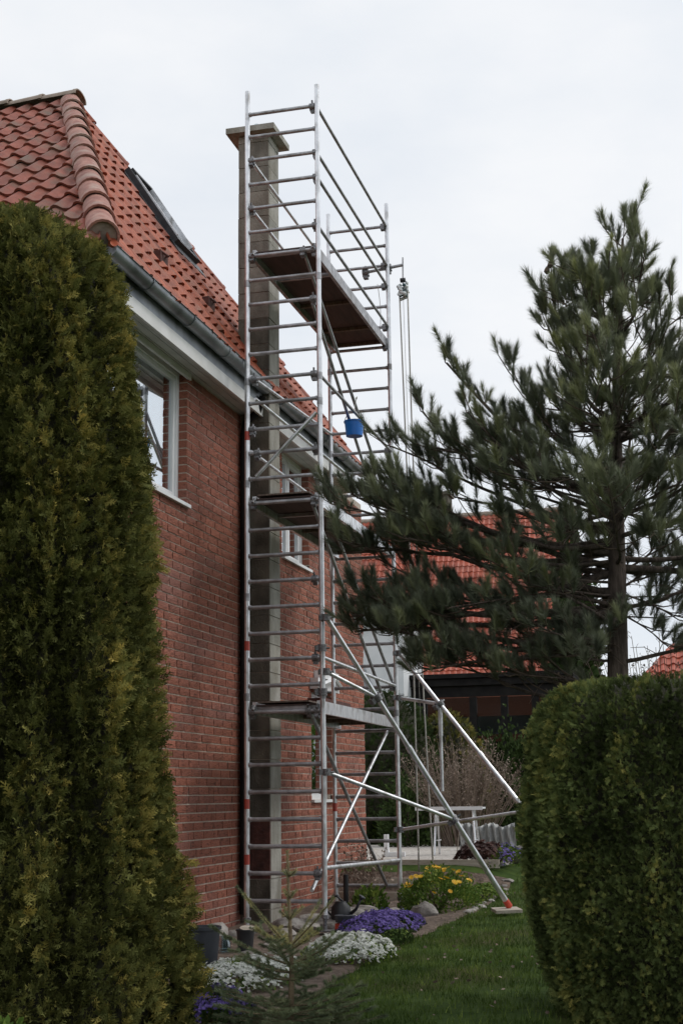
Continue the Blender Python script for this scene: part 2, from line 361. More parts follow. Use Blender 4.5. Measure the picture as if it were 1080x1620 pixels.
# fascia, soffit, gutters
def slab(name, xa, xb, ya, yb, za, zb, m_, parent=None):
    q = MB(); q.box((xa, ya, za), (xb, yb, zb)); return hp(name, q, m_, parent)
EA, EB = 9.36, 17.42
slab('fascia_board', -4.435, -4.41, EA, EB, 5.085, 5.205, M['whitewood'])
slab('fascia_board', -4.45, -4.418, EA, EB, 5.207, 5.36, M['zinc'])
slab('fascia_board', -9.4, -4.436, EA, EA+.025, 5.085, 5.36, M['whitewood'])
slab('fascia_board', -9.4, -4.436, EB-.025, EB, 5.085, 5.36, M['whitewood'])
for k in range(3):
    xa = -4.437-.085*(k+1)+.004
    slab('soffit_board', xa, xa+.077, EA+.026, EB-.026, 5.125+.002*k, 5.14, M['greywood'])
slab('soffit_board', -9.4, -4.71, EA+.026, EA+.4, 5.128, 5.14, M['greywood'])
slab('frieze_board', XW-.005, XW+.018, 9.7, 12.0, 5.065, 5.124, M['whitewood'])
def gutter(y0, y1, x, z, r, endcap=True):
    n = 14; vs = []; fs = []; th = .004
    prof = [(x+r*math.cos(math.pi+math.pi*k/n), z+r*math.sin(math.pi+math.pi*k/n)*1.05) for k in range(n+1)]
    prof += [(x+r+.006, z+.008), (x+r+.012, z), ] ; prof = [(x-r, z+.05)]+prof
    inner = [(x+(p-x)*.93, z+(q-z)*.93) for p, q in reversed(prof[:-2])]
    prof = prof+inner; m_ = len(prof); segs = max(2, int((y1-y0)/.5))
    for i in range(segs+1):
        y = y0+(y1-y0)*i/segs; vs += [(p, y, q+.003*math.sin(y*1.7)) for p, q in prof]
    for i in range(segs):
        for k in range(m_):
            fs.append((i*m_+k, (i+1)*m_+k, (i+1)*m_+(k+1) % m_, i*m_+(k+1) % m_))
    q = MB(); q.add(vs, fs)
    if endcap:
        for y in (y0, y1):
            c = [(x+r*math.cos(math.pi+math.pi*k/n), y, z+r*math.sin(math.pi+math.pi*k/n)*1.05) for k in range(n+1)]; q.add(c, [tuple(range(n+1))])
    me = q.mesh('gutter', M['zinc']); smooth_angle(me, 35); g = link('gutter', me, house, -HP)
    y = y0+.75
    while y < y1-.1:
        b = MB(); b.tube([(x+(r+.006)*math.cos(math.pi+math.pi*k/10), y, z+(r*1.05+.006)*math.sin(math.pi+math.pi*k/10)) for k in range(11)], .006, 5); part('gutter_bracket', b, M['zinc'], g); y += .95
    return g
gutter(9.44, 13.40, -4.345, 5.378, .074)
gutter(13.88, 17.50, -4.345, 5.388, .074)
q = MB(); q.tube([(-4.37, 13.38, 5.27), (-4.44, 13.42, 5.12), (-4.58, 13.44, 5.02), (-4.60, 13.44, 4.9), (-4.60, 13.44, .05)], .036, 10); me = q.mesh('shadow_gap_tube', M['darktimber']); smooth_angle(me, 50); link('shadow_gap_tube', me, house, -HP)  # thin dark tube added to stand in for the shadow gap beside the chimney
# chimney
CX0, CX1, CY0, CY1 = -4.685, -4.345, 13.50, 13.87
chim = hp('chimney', MB().box((CX0+.012, CY0+.012, -.2), (CX1-.012, CY1-.012, 8.27)), M['mortar'])
z = -.2; k = 0
while z < 8.25:
    h = min(.29, 8.295-z); t = random.random()
    j = lambda: random.uniform(-.003, .003)
    low = .46 < z+.1 < .98
    # block = stained front, side and back faces, each a slab sharing the corner
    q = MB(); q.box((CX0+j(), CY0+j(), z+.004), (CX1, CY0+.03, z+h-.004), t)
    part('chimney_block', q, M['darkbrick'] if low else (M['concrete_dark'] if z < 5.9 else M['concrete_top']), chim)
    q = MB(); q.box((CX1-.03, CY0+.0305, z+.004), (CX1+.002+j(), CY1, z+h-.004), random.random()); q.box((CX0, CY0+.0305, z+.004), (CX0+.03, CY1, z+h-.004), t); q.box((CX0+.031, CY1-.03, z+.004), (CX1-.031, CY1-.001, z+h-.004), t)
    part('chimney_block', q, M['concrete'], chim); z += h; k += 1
q = MB(); q.box((CX0-.115, CY0-.10, 8.30), (CX1+.095, CY1+.11, 8.365)); part('chimney_cap', q, M['concrete'], chim)
q = MB(); q.tube([(-4.53, 13.66, 8.36), (-4.53, 13.66, 8.44)], [.055, .05], 12); q.tube([(-4.53, 13.66, 8.44), (-4.53, 13.66, 8.50)], [.05, .03], 12); part('flue_pot', q, M['bottle'], chim)

# ---- roof
M['flash'] = mat('dark_flashing', (.030, .032, .036), (.055, .058, .064), rough=.45, metal=.4, scale=8)
roof = hp('roof', MB().add([(-4.36, 9.36, 5.34), (-4.36, 17.40, 5.34), (-6.66, 13.39, 8.93), (-9.6, 9.36, 5.34), (-9.6, 17.4, 5.34), (-9.6, 13.39, 8.93)],
     [(0, 1, 2), (3, 0, 2, 5), (1, 4, 5, 2), (3, 4, 1, 0), (5, 4, 3)]), M['darktimber'])
C1 = Vector((-4.33, 9.33, 5.36)); C2 = Vector((-4.33, 17.44, 5.36)); AP = Vector((-6.66, 13.39, 8.97))
TW, EXP = .205, .338
prof_u = [0, .08, .2, .36, .5, .62, .74, .86, 1.0]
prof_h = [.030, .012, .0, .0, .006, .022, .038, .042, .030]
def tile_local(u0, v0, ulo, uhi, jig):
    """verts in face coordinates (u, v, n)"""
    vs = []
    L_ = EXP+.035
    for (vv, nn) in ((0, .034), (L_, .004)):
        for a, h in zip(prof_u, prof_h):
            u = u0+a*TW; u = max(ulo(v0+vv), min(uhi(v0+vv), u)); vs.append((u, v0+vv+jig[0], h+nn+jig[1]))
    for a, h in zip(prof_u, prof_h):
        u = u0+a*TW; u = max(ulo(v0), min(uhi(v0), u)); vs.append((u, v0+.004+jig[0], h+.012+jig[1]))
    n = len(prof_u); fs = []
    for i in range(n-1):
        fs.append((i, i+1, n+i+1, n+i)); fs.append((2*n+i, 2*n+i+1, i+1, i))
    return vs, fs
def tile_face(O, U, Vd, Nn, ulo, uhi, vmax, skip=None):
    res = []; v = -.02
    r = 0
    while v < vmax-.1:
        lo, hi = ulo(max(0, v)), uhi(max(0, v)); k0 = math.floor(lo/TW)-1; u = k0*TW
        while u < hi:
            if u+TW > lo+.03 and u < hi-.03 and not (skip and skip(u, v)):
                jig = (random.uniform(-.010, .010), random.uniform(-.003, .007))
                vs, fs = tile_local(u, v, ulo, uhi, jig)
                res.append(([O+U*a+Vd*b+Nn*c for a, b, c in vs], fs, O+U*(u+.1)+Vd*(v+.17)))
            u += TW
        v += EXP; r += 1
    return res
vA = (AP-(C1+C2)/2); LA = vA.length; vA.normalize(); uA = Vector((0, 1, 0)); nA = uA.cross(vA)
if nA.z < 0: nA = -nA
h1 = (AP.y-C1.y)/LA; h2 = (C2.y-AP.y)/LA; tot = C2.y-C1.y
skyl = lambda u, v: 3.93 < u+.1 < 4.72 and 1.95 < v+.17 < 3.15
fA = tile_face(C1, uA, vA, nA, lambda v: h1*v, lambda v: tot-h2*v, LA, skyl)
vB = Vector((0, AP.y-C1.y, AP.z-C1.z)); LB = vB.length; vB.normalize(); uB = Vector((-1, 0, 0)); nB = vB.cross(uB)
if nB.z < 0: nB = -nB
hb = (C1.x-AP.x)/LB
fB = tile_face(C1, uB, vB, nB, lambda v: hb*v, lambda v: 4.9, LB)
def place_tiles(tiles, parent, material, nmax, key, name='roof_tile', off=Vector((0, 0, 0))):
    tiles = sorted(tiles, key=key); rest = MB()
    for i, (vs, fs, c) in enumerate(tiles):
        t = min(1, max(0, random.gauss(.5, .25)))
        if i < nmax:
            me = MB().add([p-c for p in vs], fs, t).mesh(name, material, smooth=False); smooth_angle(me, 50); link(name, me, parent, c+off)
        else: rest.add([p+off for p in vs], fs, t)
    if rest.v:
        me = rest.mesh(name, material); smooth_angle(me, 50); link(name, me, parent, kind='stuff')
kd = lambda t: (t[2]-Vector((0, 0, EYE))).length
place_tiles(fA, roof, M['tile'], 190, kd)
def visB(t):
    X, Y, Z = px(t[2]); return (X < -10, Z)
place_tiles(fB, roof, M['tile2'], 110, visB)
# hip and ridge caps
def cap_mesh(r0, r1, ln, material, t, flat=1.0):
    n = 10; vs = []; fs = []
    rings = [(0, r0+.006), (.035, r0+.006), (.037, r0), (ln, r1)]
    for (y, r) in rings:
        for k in range(n+1):
            a = math.pi*(-.05+1.1*k/n); vs.append((r*math.cos(a), y, r*math.sin(a)*flat))
    m_ = n+1
    for i in range(3):
        for k in range(n): fs.append((i*m_+k, i*m_+k+1, (i+1)*m_+k+1, (i+1)*m_+k))
    b = len(vs)
    for k in range(n+1):
        a = math.pi*(-.05+1.1*k/n); vs.append(((r0-.014)*math.cos(a), 0.002, (r0-.014)*math.sin(a)*flat))
    for k in range(n): fs.append((k+1, k, b+k, b+k+1))
    me = MB().add(vs, fs, t).mesh('ridge_tile', material); smooth_angle(me, 45); return me
def caps(A, B, up, ln, r0, r1, material, lift=.0, n=None, flat=1.0, start=0):
    d = (B-A); T = d.length; d.normalize(); xx = d.cross(up).normalized(); zz = xx.cross(d).normalized()
    meshes = [cap_mesh(r0, r1, ln+.05, material, random.random(), flat) for _ in range(5)]
    s = start
    while s < T-ln*.6:
        p = A+d*s+zz*lift; mt = Matrix(((xx.x, d.x, zz.x, p.x), (xx.y, d.y, zz.y, p.y), (xx.z, d.z, zz.z, p.z), (0, 0, 0, 1)))
        jit = Matrix.Rotation(random.uniform(-.03, .03), 4, 'Z') @ Matrix.Rotation(-.028+random.uniform(-.01, .01), 4, 'X')
        o = link('ridge_tile', random.choice(meshes), roof); o.matrix_local = mt @ jit; s += ln
nBm = (nA+nB).normalized()
dq = (AP-C1).normalized(); q = MB(); q.tube([C1+dq*.225, C1+dq*.26], .117, 16); part('mortar_plug', q, M['capgrey'], roof)
caps(C1+Vector((.02, -.02, 0)), AP, nBm, .47, .128, .116, M['cap'], -.012, start=.22)
nC = Vector((nB.x, -nB.y, nB.z)); caps(C2, AP, (nA+nC).normalized(), .62, .10, .085, M['farcap'], .0, flat=.75)
caps(AP+Vector((.12, 0, .02)), AP+Vector((-3.2, 0, .02)), Vector((0, 0, 1)), .42, .15, .13, M['capgrey'], .0, flat=.55)
# two open snow-hook tiles
for (u, v) in ((2.05, .80), (3.32, .80)):
    c = C1+uA*u+vA*v+nA*.05; q = MB(); q.box((c.x-.02, c.y-.09, c.z-.05), (c.x+.05, c.y+.09, c.z+.06)); q.tube([c+Vector((.03, -.08, .06)), c+Vector((.09, 0, .02)), c+Vector((.03, .08, .06))], .012, 5); part('tile_vent', q, M['darkbrick'], roof)
# skylight
def face_box(q, u0, u1, v0, v1, n0, n1):
    P = lambda a, b, c: C1+uA*a+vA*b+nA*c
    q.add([P(u0, v0, n0), P(u1, v0, n0), P(u1, v1, n0), P(u0, v1, n0), P(u0, v0, n1), P(u1, v0, n1), P(u1, v1, n1), P(u0, v1, n1)],
          [(3, 2, 1, 0), (4, 5, 6, 7), (0, 1, 5, 4), (1, 2, 6, 5), (2, 3, 7, 6), (3, 0, 4, 7)]); return q
sk = MB(); su0, su1, sv0, sv1 = 4.02, 4.70, 2.02, 3.12
face_box(sk, su0, su0+.06, sv0, sv1, .0, .125); face_box(sk, su1-.06, su1, sv0, sv1, .0, .125); face_box(sk, su0+.06, su1-.06, sv0, sv0+.07, .0, .12); face_box(sk, su0+.06, su1-.06, sv1-.07, sv1, .0, .15); face_box(sk, su0-.09, su0-.001, sv0-.05, sv1+.05, .03, .062); face_box(sk, su0-.09, su1+.08, sv0-.17, sv0-.001, .03, .066)
M['flash'] = mat('dark_flashing', (.030, .032, .036), (.055, .058, .064), rough=.45, metal=.4, scale=8)
skl = part('skylight', sk, M['flash'], roof)
q = face_box(MB(), su0+.062, su1-.062, sv0+.072, sv1-.072, .085, .095); part('pane', q, M['glass_dark'], skl)
q = MB(); face_box(q, su0+.065, su0+.085, sv0+.09, sv1-.1, .126, .14); face_box(q, su1-.20, su1-.18, sv0+.09, sv1-.1, .10, .16); face_box(q, su0+.3, su0+.315, sv0+.09, sv1-.1, .10, .12); part('trim_strip', q, M['alu'], skl)

# lower tiled verge beyond the main eave
q = MB(); q.box((-9, 17.55, 4.62), (-4.66, 18.66, 5.0)); hp('lower_roof', q, M['darktimber'])

# ---------------------------------------------------------------- scaffold tower
XL, XR, YN, YF = -4.24, -3.505, 12.49, 15.57
tower = thing('scaffold_tower', 'tall aluminium scaffold tower standing beside the brick wall and chimney', 'scaffold', (0, 0, 0))
Z = [7.99, 7.742, 7.487, 7.224, 6.967, 6.711, 6.459, 6.201, 5.95, 5.691, 5.435, 5.181, 4.933, 4.67, 4.432, 4.178, 3.936, 3.673, 3.423, 3.175, 2.927, 2.678, 2.434, 2.188, 1.945, 1.70, 1.462, 1.214, .969, .728, .49, .246]
ZT = {('n', 0): 8.25, ('n', 1): 8.215, ('f', 0): 8.20, ('f', 1): 8.245}
def standard(x, y, top, bot, name='standard'):
    q = MB(); q.tube([(x, y, bot), (x, y, top)], .0245, 14); me = q.mesh(name, M['alu'], tint=False); smooth_angle(me); s = link(name, me, tower)
    for z in (2.087, 4.13, 5.153, 6.17, 3.03 if x < -4 else 4.9):
        q = MB(); q.tube([(x, y, z-.035), (x, y, z+.035)], .028, 14); me = q.mesh('spigot_collar', M['alu_dark'], tint=False); smooth_angle(me); link('spigot_collar', me, s)
    return s
sNL = standard(XL, YN, 8.25, .03); sNR = standard(XR, YN, 8.215, .12); sFL = standard(XL, YF, 8.20, .02); sFR = standard(XR, YF, 8.245, .0)
for s, x, y, b in ((sNL, XL, YN, -.03), (sNR, XR, YN, .0), (sFL, XL, YF, -.03), (sFR, XR, YF, -.05)):
    q = MB(); q.tube([(x, y, b), (x, y, b+.12)], .018, 10); q.box((x-.07, y-.07, b-.012), (x+.07, y+.07, b)); q.tube([(x, y, b+.10), (x, y, b+.13)], .04, 8); part('base_jack', q, M['steel'], s)
for s, x, y, zz in ((sNL, XL, YN, 4.61), (sNL, XL, YN, 2.567), (sNL, XL, YN, 1.109), (sNL, XL, YN, .611), (sFL, XL, YF, 1.052)):
    q = MB(); q.tube([(x, y, zz-.045), (x, y, zz+.045)], .0255, 14, caps=False); me = q.mesh('red_band', M['sticker'], tint=False); smooth_angle(me); link('red_band', me, s)
def hbar(r, x0, x1):
    q = MB(); q.tube([(x0, 0, 0), (x0+.02, 0, 0), (x0+.021, 0, 0), (x1-.021, 0, 0), (x1-.02, 0, 0), (x1, 0, 0)], [r*1.25, r*1.25, r, r, r*1.25, r*1.25], 10)
    me = q.mesh('rung', M['alu_dark'], tint=False); smooth_angle(me); return me
rm = hbar(.019, XL+.022, XR-.022)
for z in Z: link('rung', rm, tower, (0, YN, z), (random.uniform(0, 6), 0, 0))
for i, z in enumerate(Z): link('rung', rm, tower, (0, YF, z-.036 if i < 16 else z-.05), (random.uniform(0, 6), 0, 0))
# couplers: a split ring, a hook body and a bolt
q = MB(); q.tube([(-.028, 0, 0), (.028, 0, 0)], .036, 12); q.box((-.022, -.012, -.062), (.022, .04, .0)); q.tube([(0, 0, .03), (0, 0, .065)], .010, 6); q.tube([(-.034, .02, -.03), (.034, .02, -.03)], .009, 6)
cme = q.mesh('coupler', M['steel'], tint=False); smooth_angle(cme, 40)
def coupler(p, rot=(0, 0, 0), s=1): return link('coupler', cme, tower, p, rot, (s, s, s))
for i, x in ((0, XR-.05), (2, XR-.02), (3, XR-.02), (5, XR-.03), (6, XR-.05), (6, XR-.16), (8, XR-.06), (11, XR-.06), (14, XR-.05), (16, XR-.07), (19, XR-.07), (22, XR-.07), (24, XR-.06), (24, XR-.14), (30, XR-.07),
             (2, XL+.04), (4, XL+.04), (6, XL+.05), (11, XL+.07), (13, XL+.05), (14, XL+.10), (16, XL+.06), (24, XL+.05)):
    coupler((x, YN+.012, Z[i]), (random.uniform(-.5, .5), 0, 0))
for i in (0, 2, 3, 5, 6, 11, 14, 22): coupler((XR-.045, YF-.01, Z[i]-.036), (random.uniform(-.5, .5), 0, math.pi))
# guard rails and braces
def rail(name, a, b, r=.0165, m_='alu_dark'): return tube_obj(name, a, b, r, M[m_], tower, 10)
for i in (0, 2, 3, 5, 11): rail('guard_rail', (XR-.005, YN+.05, Z[i]-.01), (XR-.005, YF-.03, Z[i]-.04))
rail('guard_rail', (XR, YN+.03, Z[22]), (XR-.01, YF-.02, Z[22]-.04), m_='alu')
for i in (2, 4): rail('guard_rail', (XL+.045, YN+.05, Z[i]-.01), (XL+.045, YF-.03, Z[i]-.04), m_='alu')
rail('guard_rail', (XL+.03, YN+.03, 5.22), (XL+.01, YF-.02, 5.40), m_='alu')
rail('diagonal_brace', (XL+.07, YN+.04, 4.99), (XR+.02, YF-.03, 4.39), m_='alu')
rail('diagonal_brace', (XL+.03, YN+.03, 4.46), (XL, YF-.03, 4.47), m_='alu')
rail('diagonal_brace', (-4.138, YN-.04, 4.19), (-3.53, YN-.04, 4.78), .018, 'alu')
rail('diagonal_brace', (-3.656, YN+.03, 6.44), (-3.52, YF-.03, 4.42), .018)
rail('diagonal_brace', (-3.591, YN+.03, 5.95), (-3.655, YF-.03, 4.38), .018)
rail('diagonal_brace', (-3.589, YN+.03, 3.88), (-3.585, YF-.03, 2.07), .018)
rail('diagonal_brace', (-3.567, YN+.03, 4.16), (-3.55, YF-.03, 2.46), .018)
rail('diagonal_brace', (-3.642, YN+.03, 1.95), (-3.645, YF-.03, .19), .018)
rail('diagonal_brace', (-3.62, YN-.02, .34), (-3.61, YF-.03, 1.88), .018, 'alu')
rail('guard_rail', (XR, YN+.04, .535), (XR, YF-.02, .47), .02, 'alu')
# platforms (deck boards, side beams, cross members)
def platform(z, hatch=True, side='alu', yb=YF+.02):
    x0, x1, y0, y1 = XL+.045, XR-.03, YN-.0, yb; q = MB()
    q.box((x1-.035, y0+.03, z-.04), (x1, y1, z+.075)); q.box((x0, y0+.03, z-.04), (x0+.035, y1, z+.075))
    f = link('platform', q.mesh('platform', M[side]), tower); 
    for yy in (y0+.06, y0+.75, y0+1.6, y1-.62, y1-.06):
        q = MB(); q.box((x0+.036, yy-.02, z+.0), (x1-.036, yy+.02, z+.034)); part('cross_member', q, M['alu_dark'] if yy < y0+.8 else M['deck'], f)
    a, b = y0+.085, y0+.73
    cuts = [(y0+.02, y0+.70), (y0+.73, y0+1.60), (y0+1.602, y1-.62), (y1-.618, y1-.02)]
    for c0, c1 in cuts:
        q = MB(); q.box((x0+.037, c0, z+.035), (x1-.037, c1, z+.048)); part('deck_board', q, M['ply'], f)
    for xx in (x0+.02, x1-.02):
        for yy in (YN, YF):
            q = MB(); q.tube([(xx, yy+.03, z+.0), (xx, yy, z+.035), (xx, yy-.03, z+.0)], .014, 6); part('hook', q, M['steel'], f)
    return f
platform(Z[6]-.0, side='alu_dark'); platform(Z[16]); platform(Z[24]+.02)
q = MB(); q.box((XL+.10, YN+.02, Z[24]+.085), (XR-.14, YN+2.4, Z[24]+.10)); link('toe_board', q.mesh('toe_board', M['deck']), tower)
q = MB(); q.box((XL+.10, YN+.02, Z[16]+.075), (XR-.12, YN+2.2, Z[16]+.09)); link('toe_board', q.mesh('toe_board', M['deck']), tower)
# outriggers
def outrigger(top, foot, short_a, st, low_a, lt, drop=None):
    top, foot = Vector(top), Vector(foot); q = MB(); mid = top.lerp(foot, .44)
    q.tube([top, mid], .023, 14); q.tube([mid, foot], .027, 14); q.tube([mid-(foot-top).normalized()*.03, mid+(foot-top).normalized()*.03], .031, 14)
    me = q.mesh('outrigger', M['alu'], tint=False); smooth_angle(me); o = link('outrigger', me, tower)
    p1 = top.lerp(foot, st); p2 = top.lerp(foot, lt)
    for a, b in ((short_a, p1), (low_a, p2)):
        q = MB(); q.tube([a, b], .019, 12); me = q.mesh('strut', M['alu'], tint=False); smooth_angle(me); link('strut', me, o)
        link('coupler', cme, o, b, (0, .9, random.random()), (1.2, 1.2, 1.2)); link('coupler', cme, o, a, (0, math.pi/2, .4), (1.1, 1.1, 1.1))
    link('coupler', cme, o, top, (0, math.pi/2, .4), (1.1, 1.1, 1.1))
    d = (foot-top).normalized(); q = MB(); q.tube([foot-d*.09, foot-d*.01, foot], [.031, .034, .026], 12); part('end_cap', q, M['red'], o)
    if drop:
        q = MB(); q.tube([p1, p1+Vector((0, 0, -.35)), p1+Vector((0, 0, -.351)), p1+Vector((0, 0, -drop))], [.024, .024, .018, .018], 10); part('hanging_leg', q, M['alu'], o)
    return o
outrigger((XR+.05, YN-.03, 2.80), (-2.105, 14.25, .075), (XR+.03, YN+.01, 2.30), .265, (XR+.03, YN, 1.385), .685)
outrigger((XR+.05, YF-.02, 2.76), (-1.30, 14.85, .10), (XR+.03, YF, 2.257), .225, (XR+.02, YF-.02, .80), .665, drop=.95)
coupler((XR, YN, 2.112), (0, math.pi/2, .4), 1.2); coupler((XR, YN, 2.52), (0, math.pi/2, .4), 1.1)
pd = link('ground_pad', MB().box((-.13, -.14, 0), (.13, .14, .03)).mesh('ground_pad', M['timber']), None, (-2.13, 14.2, gz(-2.13, 14.2)+.035), (.03, -.02, .35)); tag(pd, 'pale square pad under the red foot of the scaffold outrigger on the lawn', 'pad')
# pulley arm
rail('pulley_arm', (-3.79, YF+.05, 7.41), (-3.32, YF+.05, 7.455), .019); coupler((-3.79, YF+.05, 7.41), (0, 0, 0), 1.25); coupler((XR, YF+.04, 7.44), (0, 0, 0), 1.2)
rail('pulley_hook', (-3.325, YF+.05, 7.55), (-3.33, YF+.05, 7.22), .009)
rt = thing('hoist_rope', 'pale hoist rope hanging from a striped knot beside the scaffold tower', 'rope', (-3.33, YF+.05, 7.2))
q = MB()
def rp_(a, b, s, nn=14): 
    return [Vector(a).lerp(Vector(b), i/nn)+Vector((s*math.sin(math.pi*i/nn), 0, 0)) for i in range(nn+1)]
q.tube(rp_((-.045, .0, -.12), (.03, 0, -6.86), .02), .0095, 6); part('rope', q, M['rope'], rt, True)
q = MB(); q.tube(rp_((.055, .0, -.08), (.195, 0, -6.93), -.03), .0095, 6); part('rope', q, M['rope'], rt, True)
q = MB(); q.tube(rp_((.0, .0, -.1), (.09, 0, -5.2), -.01), .003, 5); part('thin_line', q, M['rope'], rt, True)
q = MB(); q.tube(rp_((-.30, -.06, .02), (-.28, -.06, -.62), .02), .004, 5); part('thin_line', q, M['rope'], rt, True)
q = MB()
for k in range(9):
    a = k*2.4; q.tube([(.05*math.cos(a), .04*math.sin(a), .03-.018*k), (.062*math.cos(a+1), .05*math.sin(a+1), .0-.018*k), (.045*math.cos(a+2.4), .04*math.sin(a+2.4), -.05-.016*k)], .021, 6)
part('knot', q, M['teal'], rt, True)
q = MB(); q.tube([(-.03, 0, .06), (.03, 0, .06)], .03, 8); part('pulley_wheel', q, M['black'], rt, True)
# bucket
bk = thing('bucket', 'blue plastic bucket hanging high on the scaffold tower', 'bucket', (-3.55, 14.0, 4.93))
q = MB(); n = 28
for (r0, z0, r1, z1) in ((.088, 0, .103, .15), (.103, .15, .112, .153), (.112, .153, .112, .165), (.112, .165, .104, .166), (.104, .166, .086, .004)):
    q.add([(r0*math.cos(2*math.pi*k/n), r0*math.sin(2*math.pi*k/n), z0) for k in range(n)]+[(r1*math.cos(2*math.pi*k/n), r1*math.sin(2*math.pi*k/n), z1) for k in range(n)], [(k, (k+1) % n, n+(k+1) % n, n+k) for k in range(n)])
q.add([(.088*math.cos(2*math.pi*k/n), .088*math.sin(2*math.pi*k/n), 0) for k in range(n)], [tuple(range(n-1, -1, -1))])
me = q.mesh('bucket_body', M['blue']); smooth_angle(me, 40); link('bucket_body', me, bk)
q = MB(); q.tube([(.11*math.cos(a), .01, .15+.13*math.sin(a)) for a in np.linspace(0, math.pi, 13)], .004, 6); part('handle', q, M['steel'], bk)
q = MB(); q.tube([(0, .01, .28), (.02, .02, .42)], .005, 5); q.tube([(.02, .0, .42), (.03, .02, .44), (.02, .04, .42)], .006, 5); part('hook', q, M['rope'], bk)

# ---------------------------------------------------------------- foliage
def rot_basis(d, roll):
    """arrays: d (n,3) unit directions, roll (n,) -> x,y,z axes with z=d"""
    ref = np.where(np.abs(d[:, 2:3]) < .9, np.array([[0, 0, 1.]]), np.array([[1., 0, 0]]))
    a = np.cross(d, ref); a /= np.linalg.norm(a, axis=1, keepdims=True); b = np.cross(d, a)
    c, s = np.cos(roll)[:, None], np.sin(roll)[:, None]
    return a*c+b*s, -a*s+b*c, d
def instance(tv, tf, pos, d, roll, scale, tint):
    ax, ay, az = rot_basis(d, roll); n = len(pos); sc = scale[:, None, None] if scale.ndim == 1 else scale[:, None, :]
    t = tv[None]*sc
    V = pos[:, None]+t[:, :, 0:1]*ax[:, None]+t[:, :, 1:2]*ay[:, None]+t[:, :, 2:3]*az[:, None]
    F = tf[None]+(np.arange(n)*len(tv))[:, None, None]
    return V.reshape(-1, 3), F.reshape(-1, tf.shape[1]), np.repeat(tint, len(tv))
def spray(seed, n=8, w=.009, spread=.55):
    """flat forked thuja spray, about 1 long in z, triangles"""
    r = random.Random(seed); v = []; f = []
    def tri(a, b, w_):
        a = np.array(a); b = np.array(b); d = b-a; p = np.array([d[2], 0, -d[0]]); p = p/np.linalg.norm(p)*w_
        i = len(v); v.extend([a-p, a+p, b]); f.append((i, i+1, i+2))
    tri((0, 0, 0), (0, .0, 1), .06)
    for k in range(n):
        z = .08+.80*k/n; s = 1 if k % 2 else -1; l = (.40-.25*k/n)*r.uniform(.7, 1.3); y = r.uniform(-.12, .12)
        e = (s*l*.8, y, z+l*.75); tri((0, 0, z), e, .055)
        m_ = (s*l*.4, y*.5, z+l*.38); tri(m_, (s*l*.42, y, z+l*.85), .045); 
        if k < n-2: tri(m_, (s*l*.9, y-.05, z+l*.42), .045)
    return np.array(v), np.array(f)
def merge(parts):
    V = []; F = []; T = []; o = 0
    for v, f, t in parts: V.append(v); F.append(f+o); T.append(t); o += len(v)
    return np.concatenate(V), np.concatenate(F), np.concatenate(T)
def fnoise(P, s, seed=0):
    return np.array([noise.noise(Vector((p[0]*s+seed, p[1]*s, p[2]*s))) for p in P])
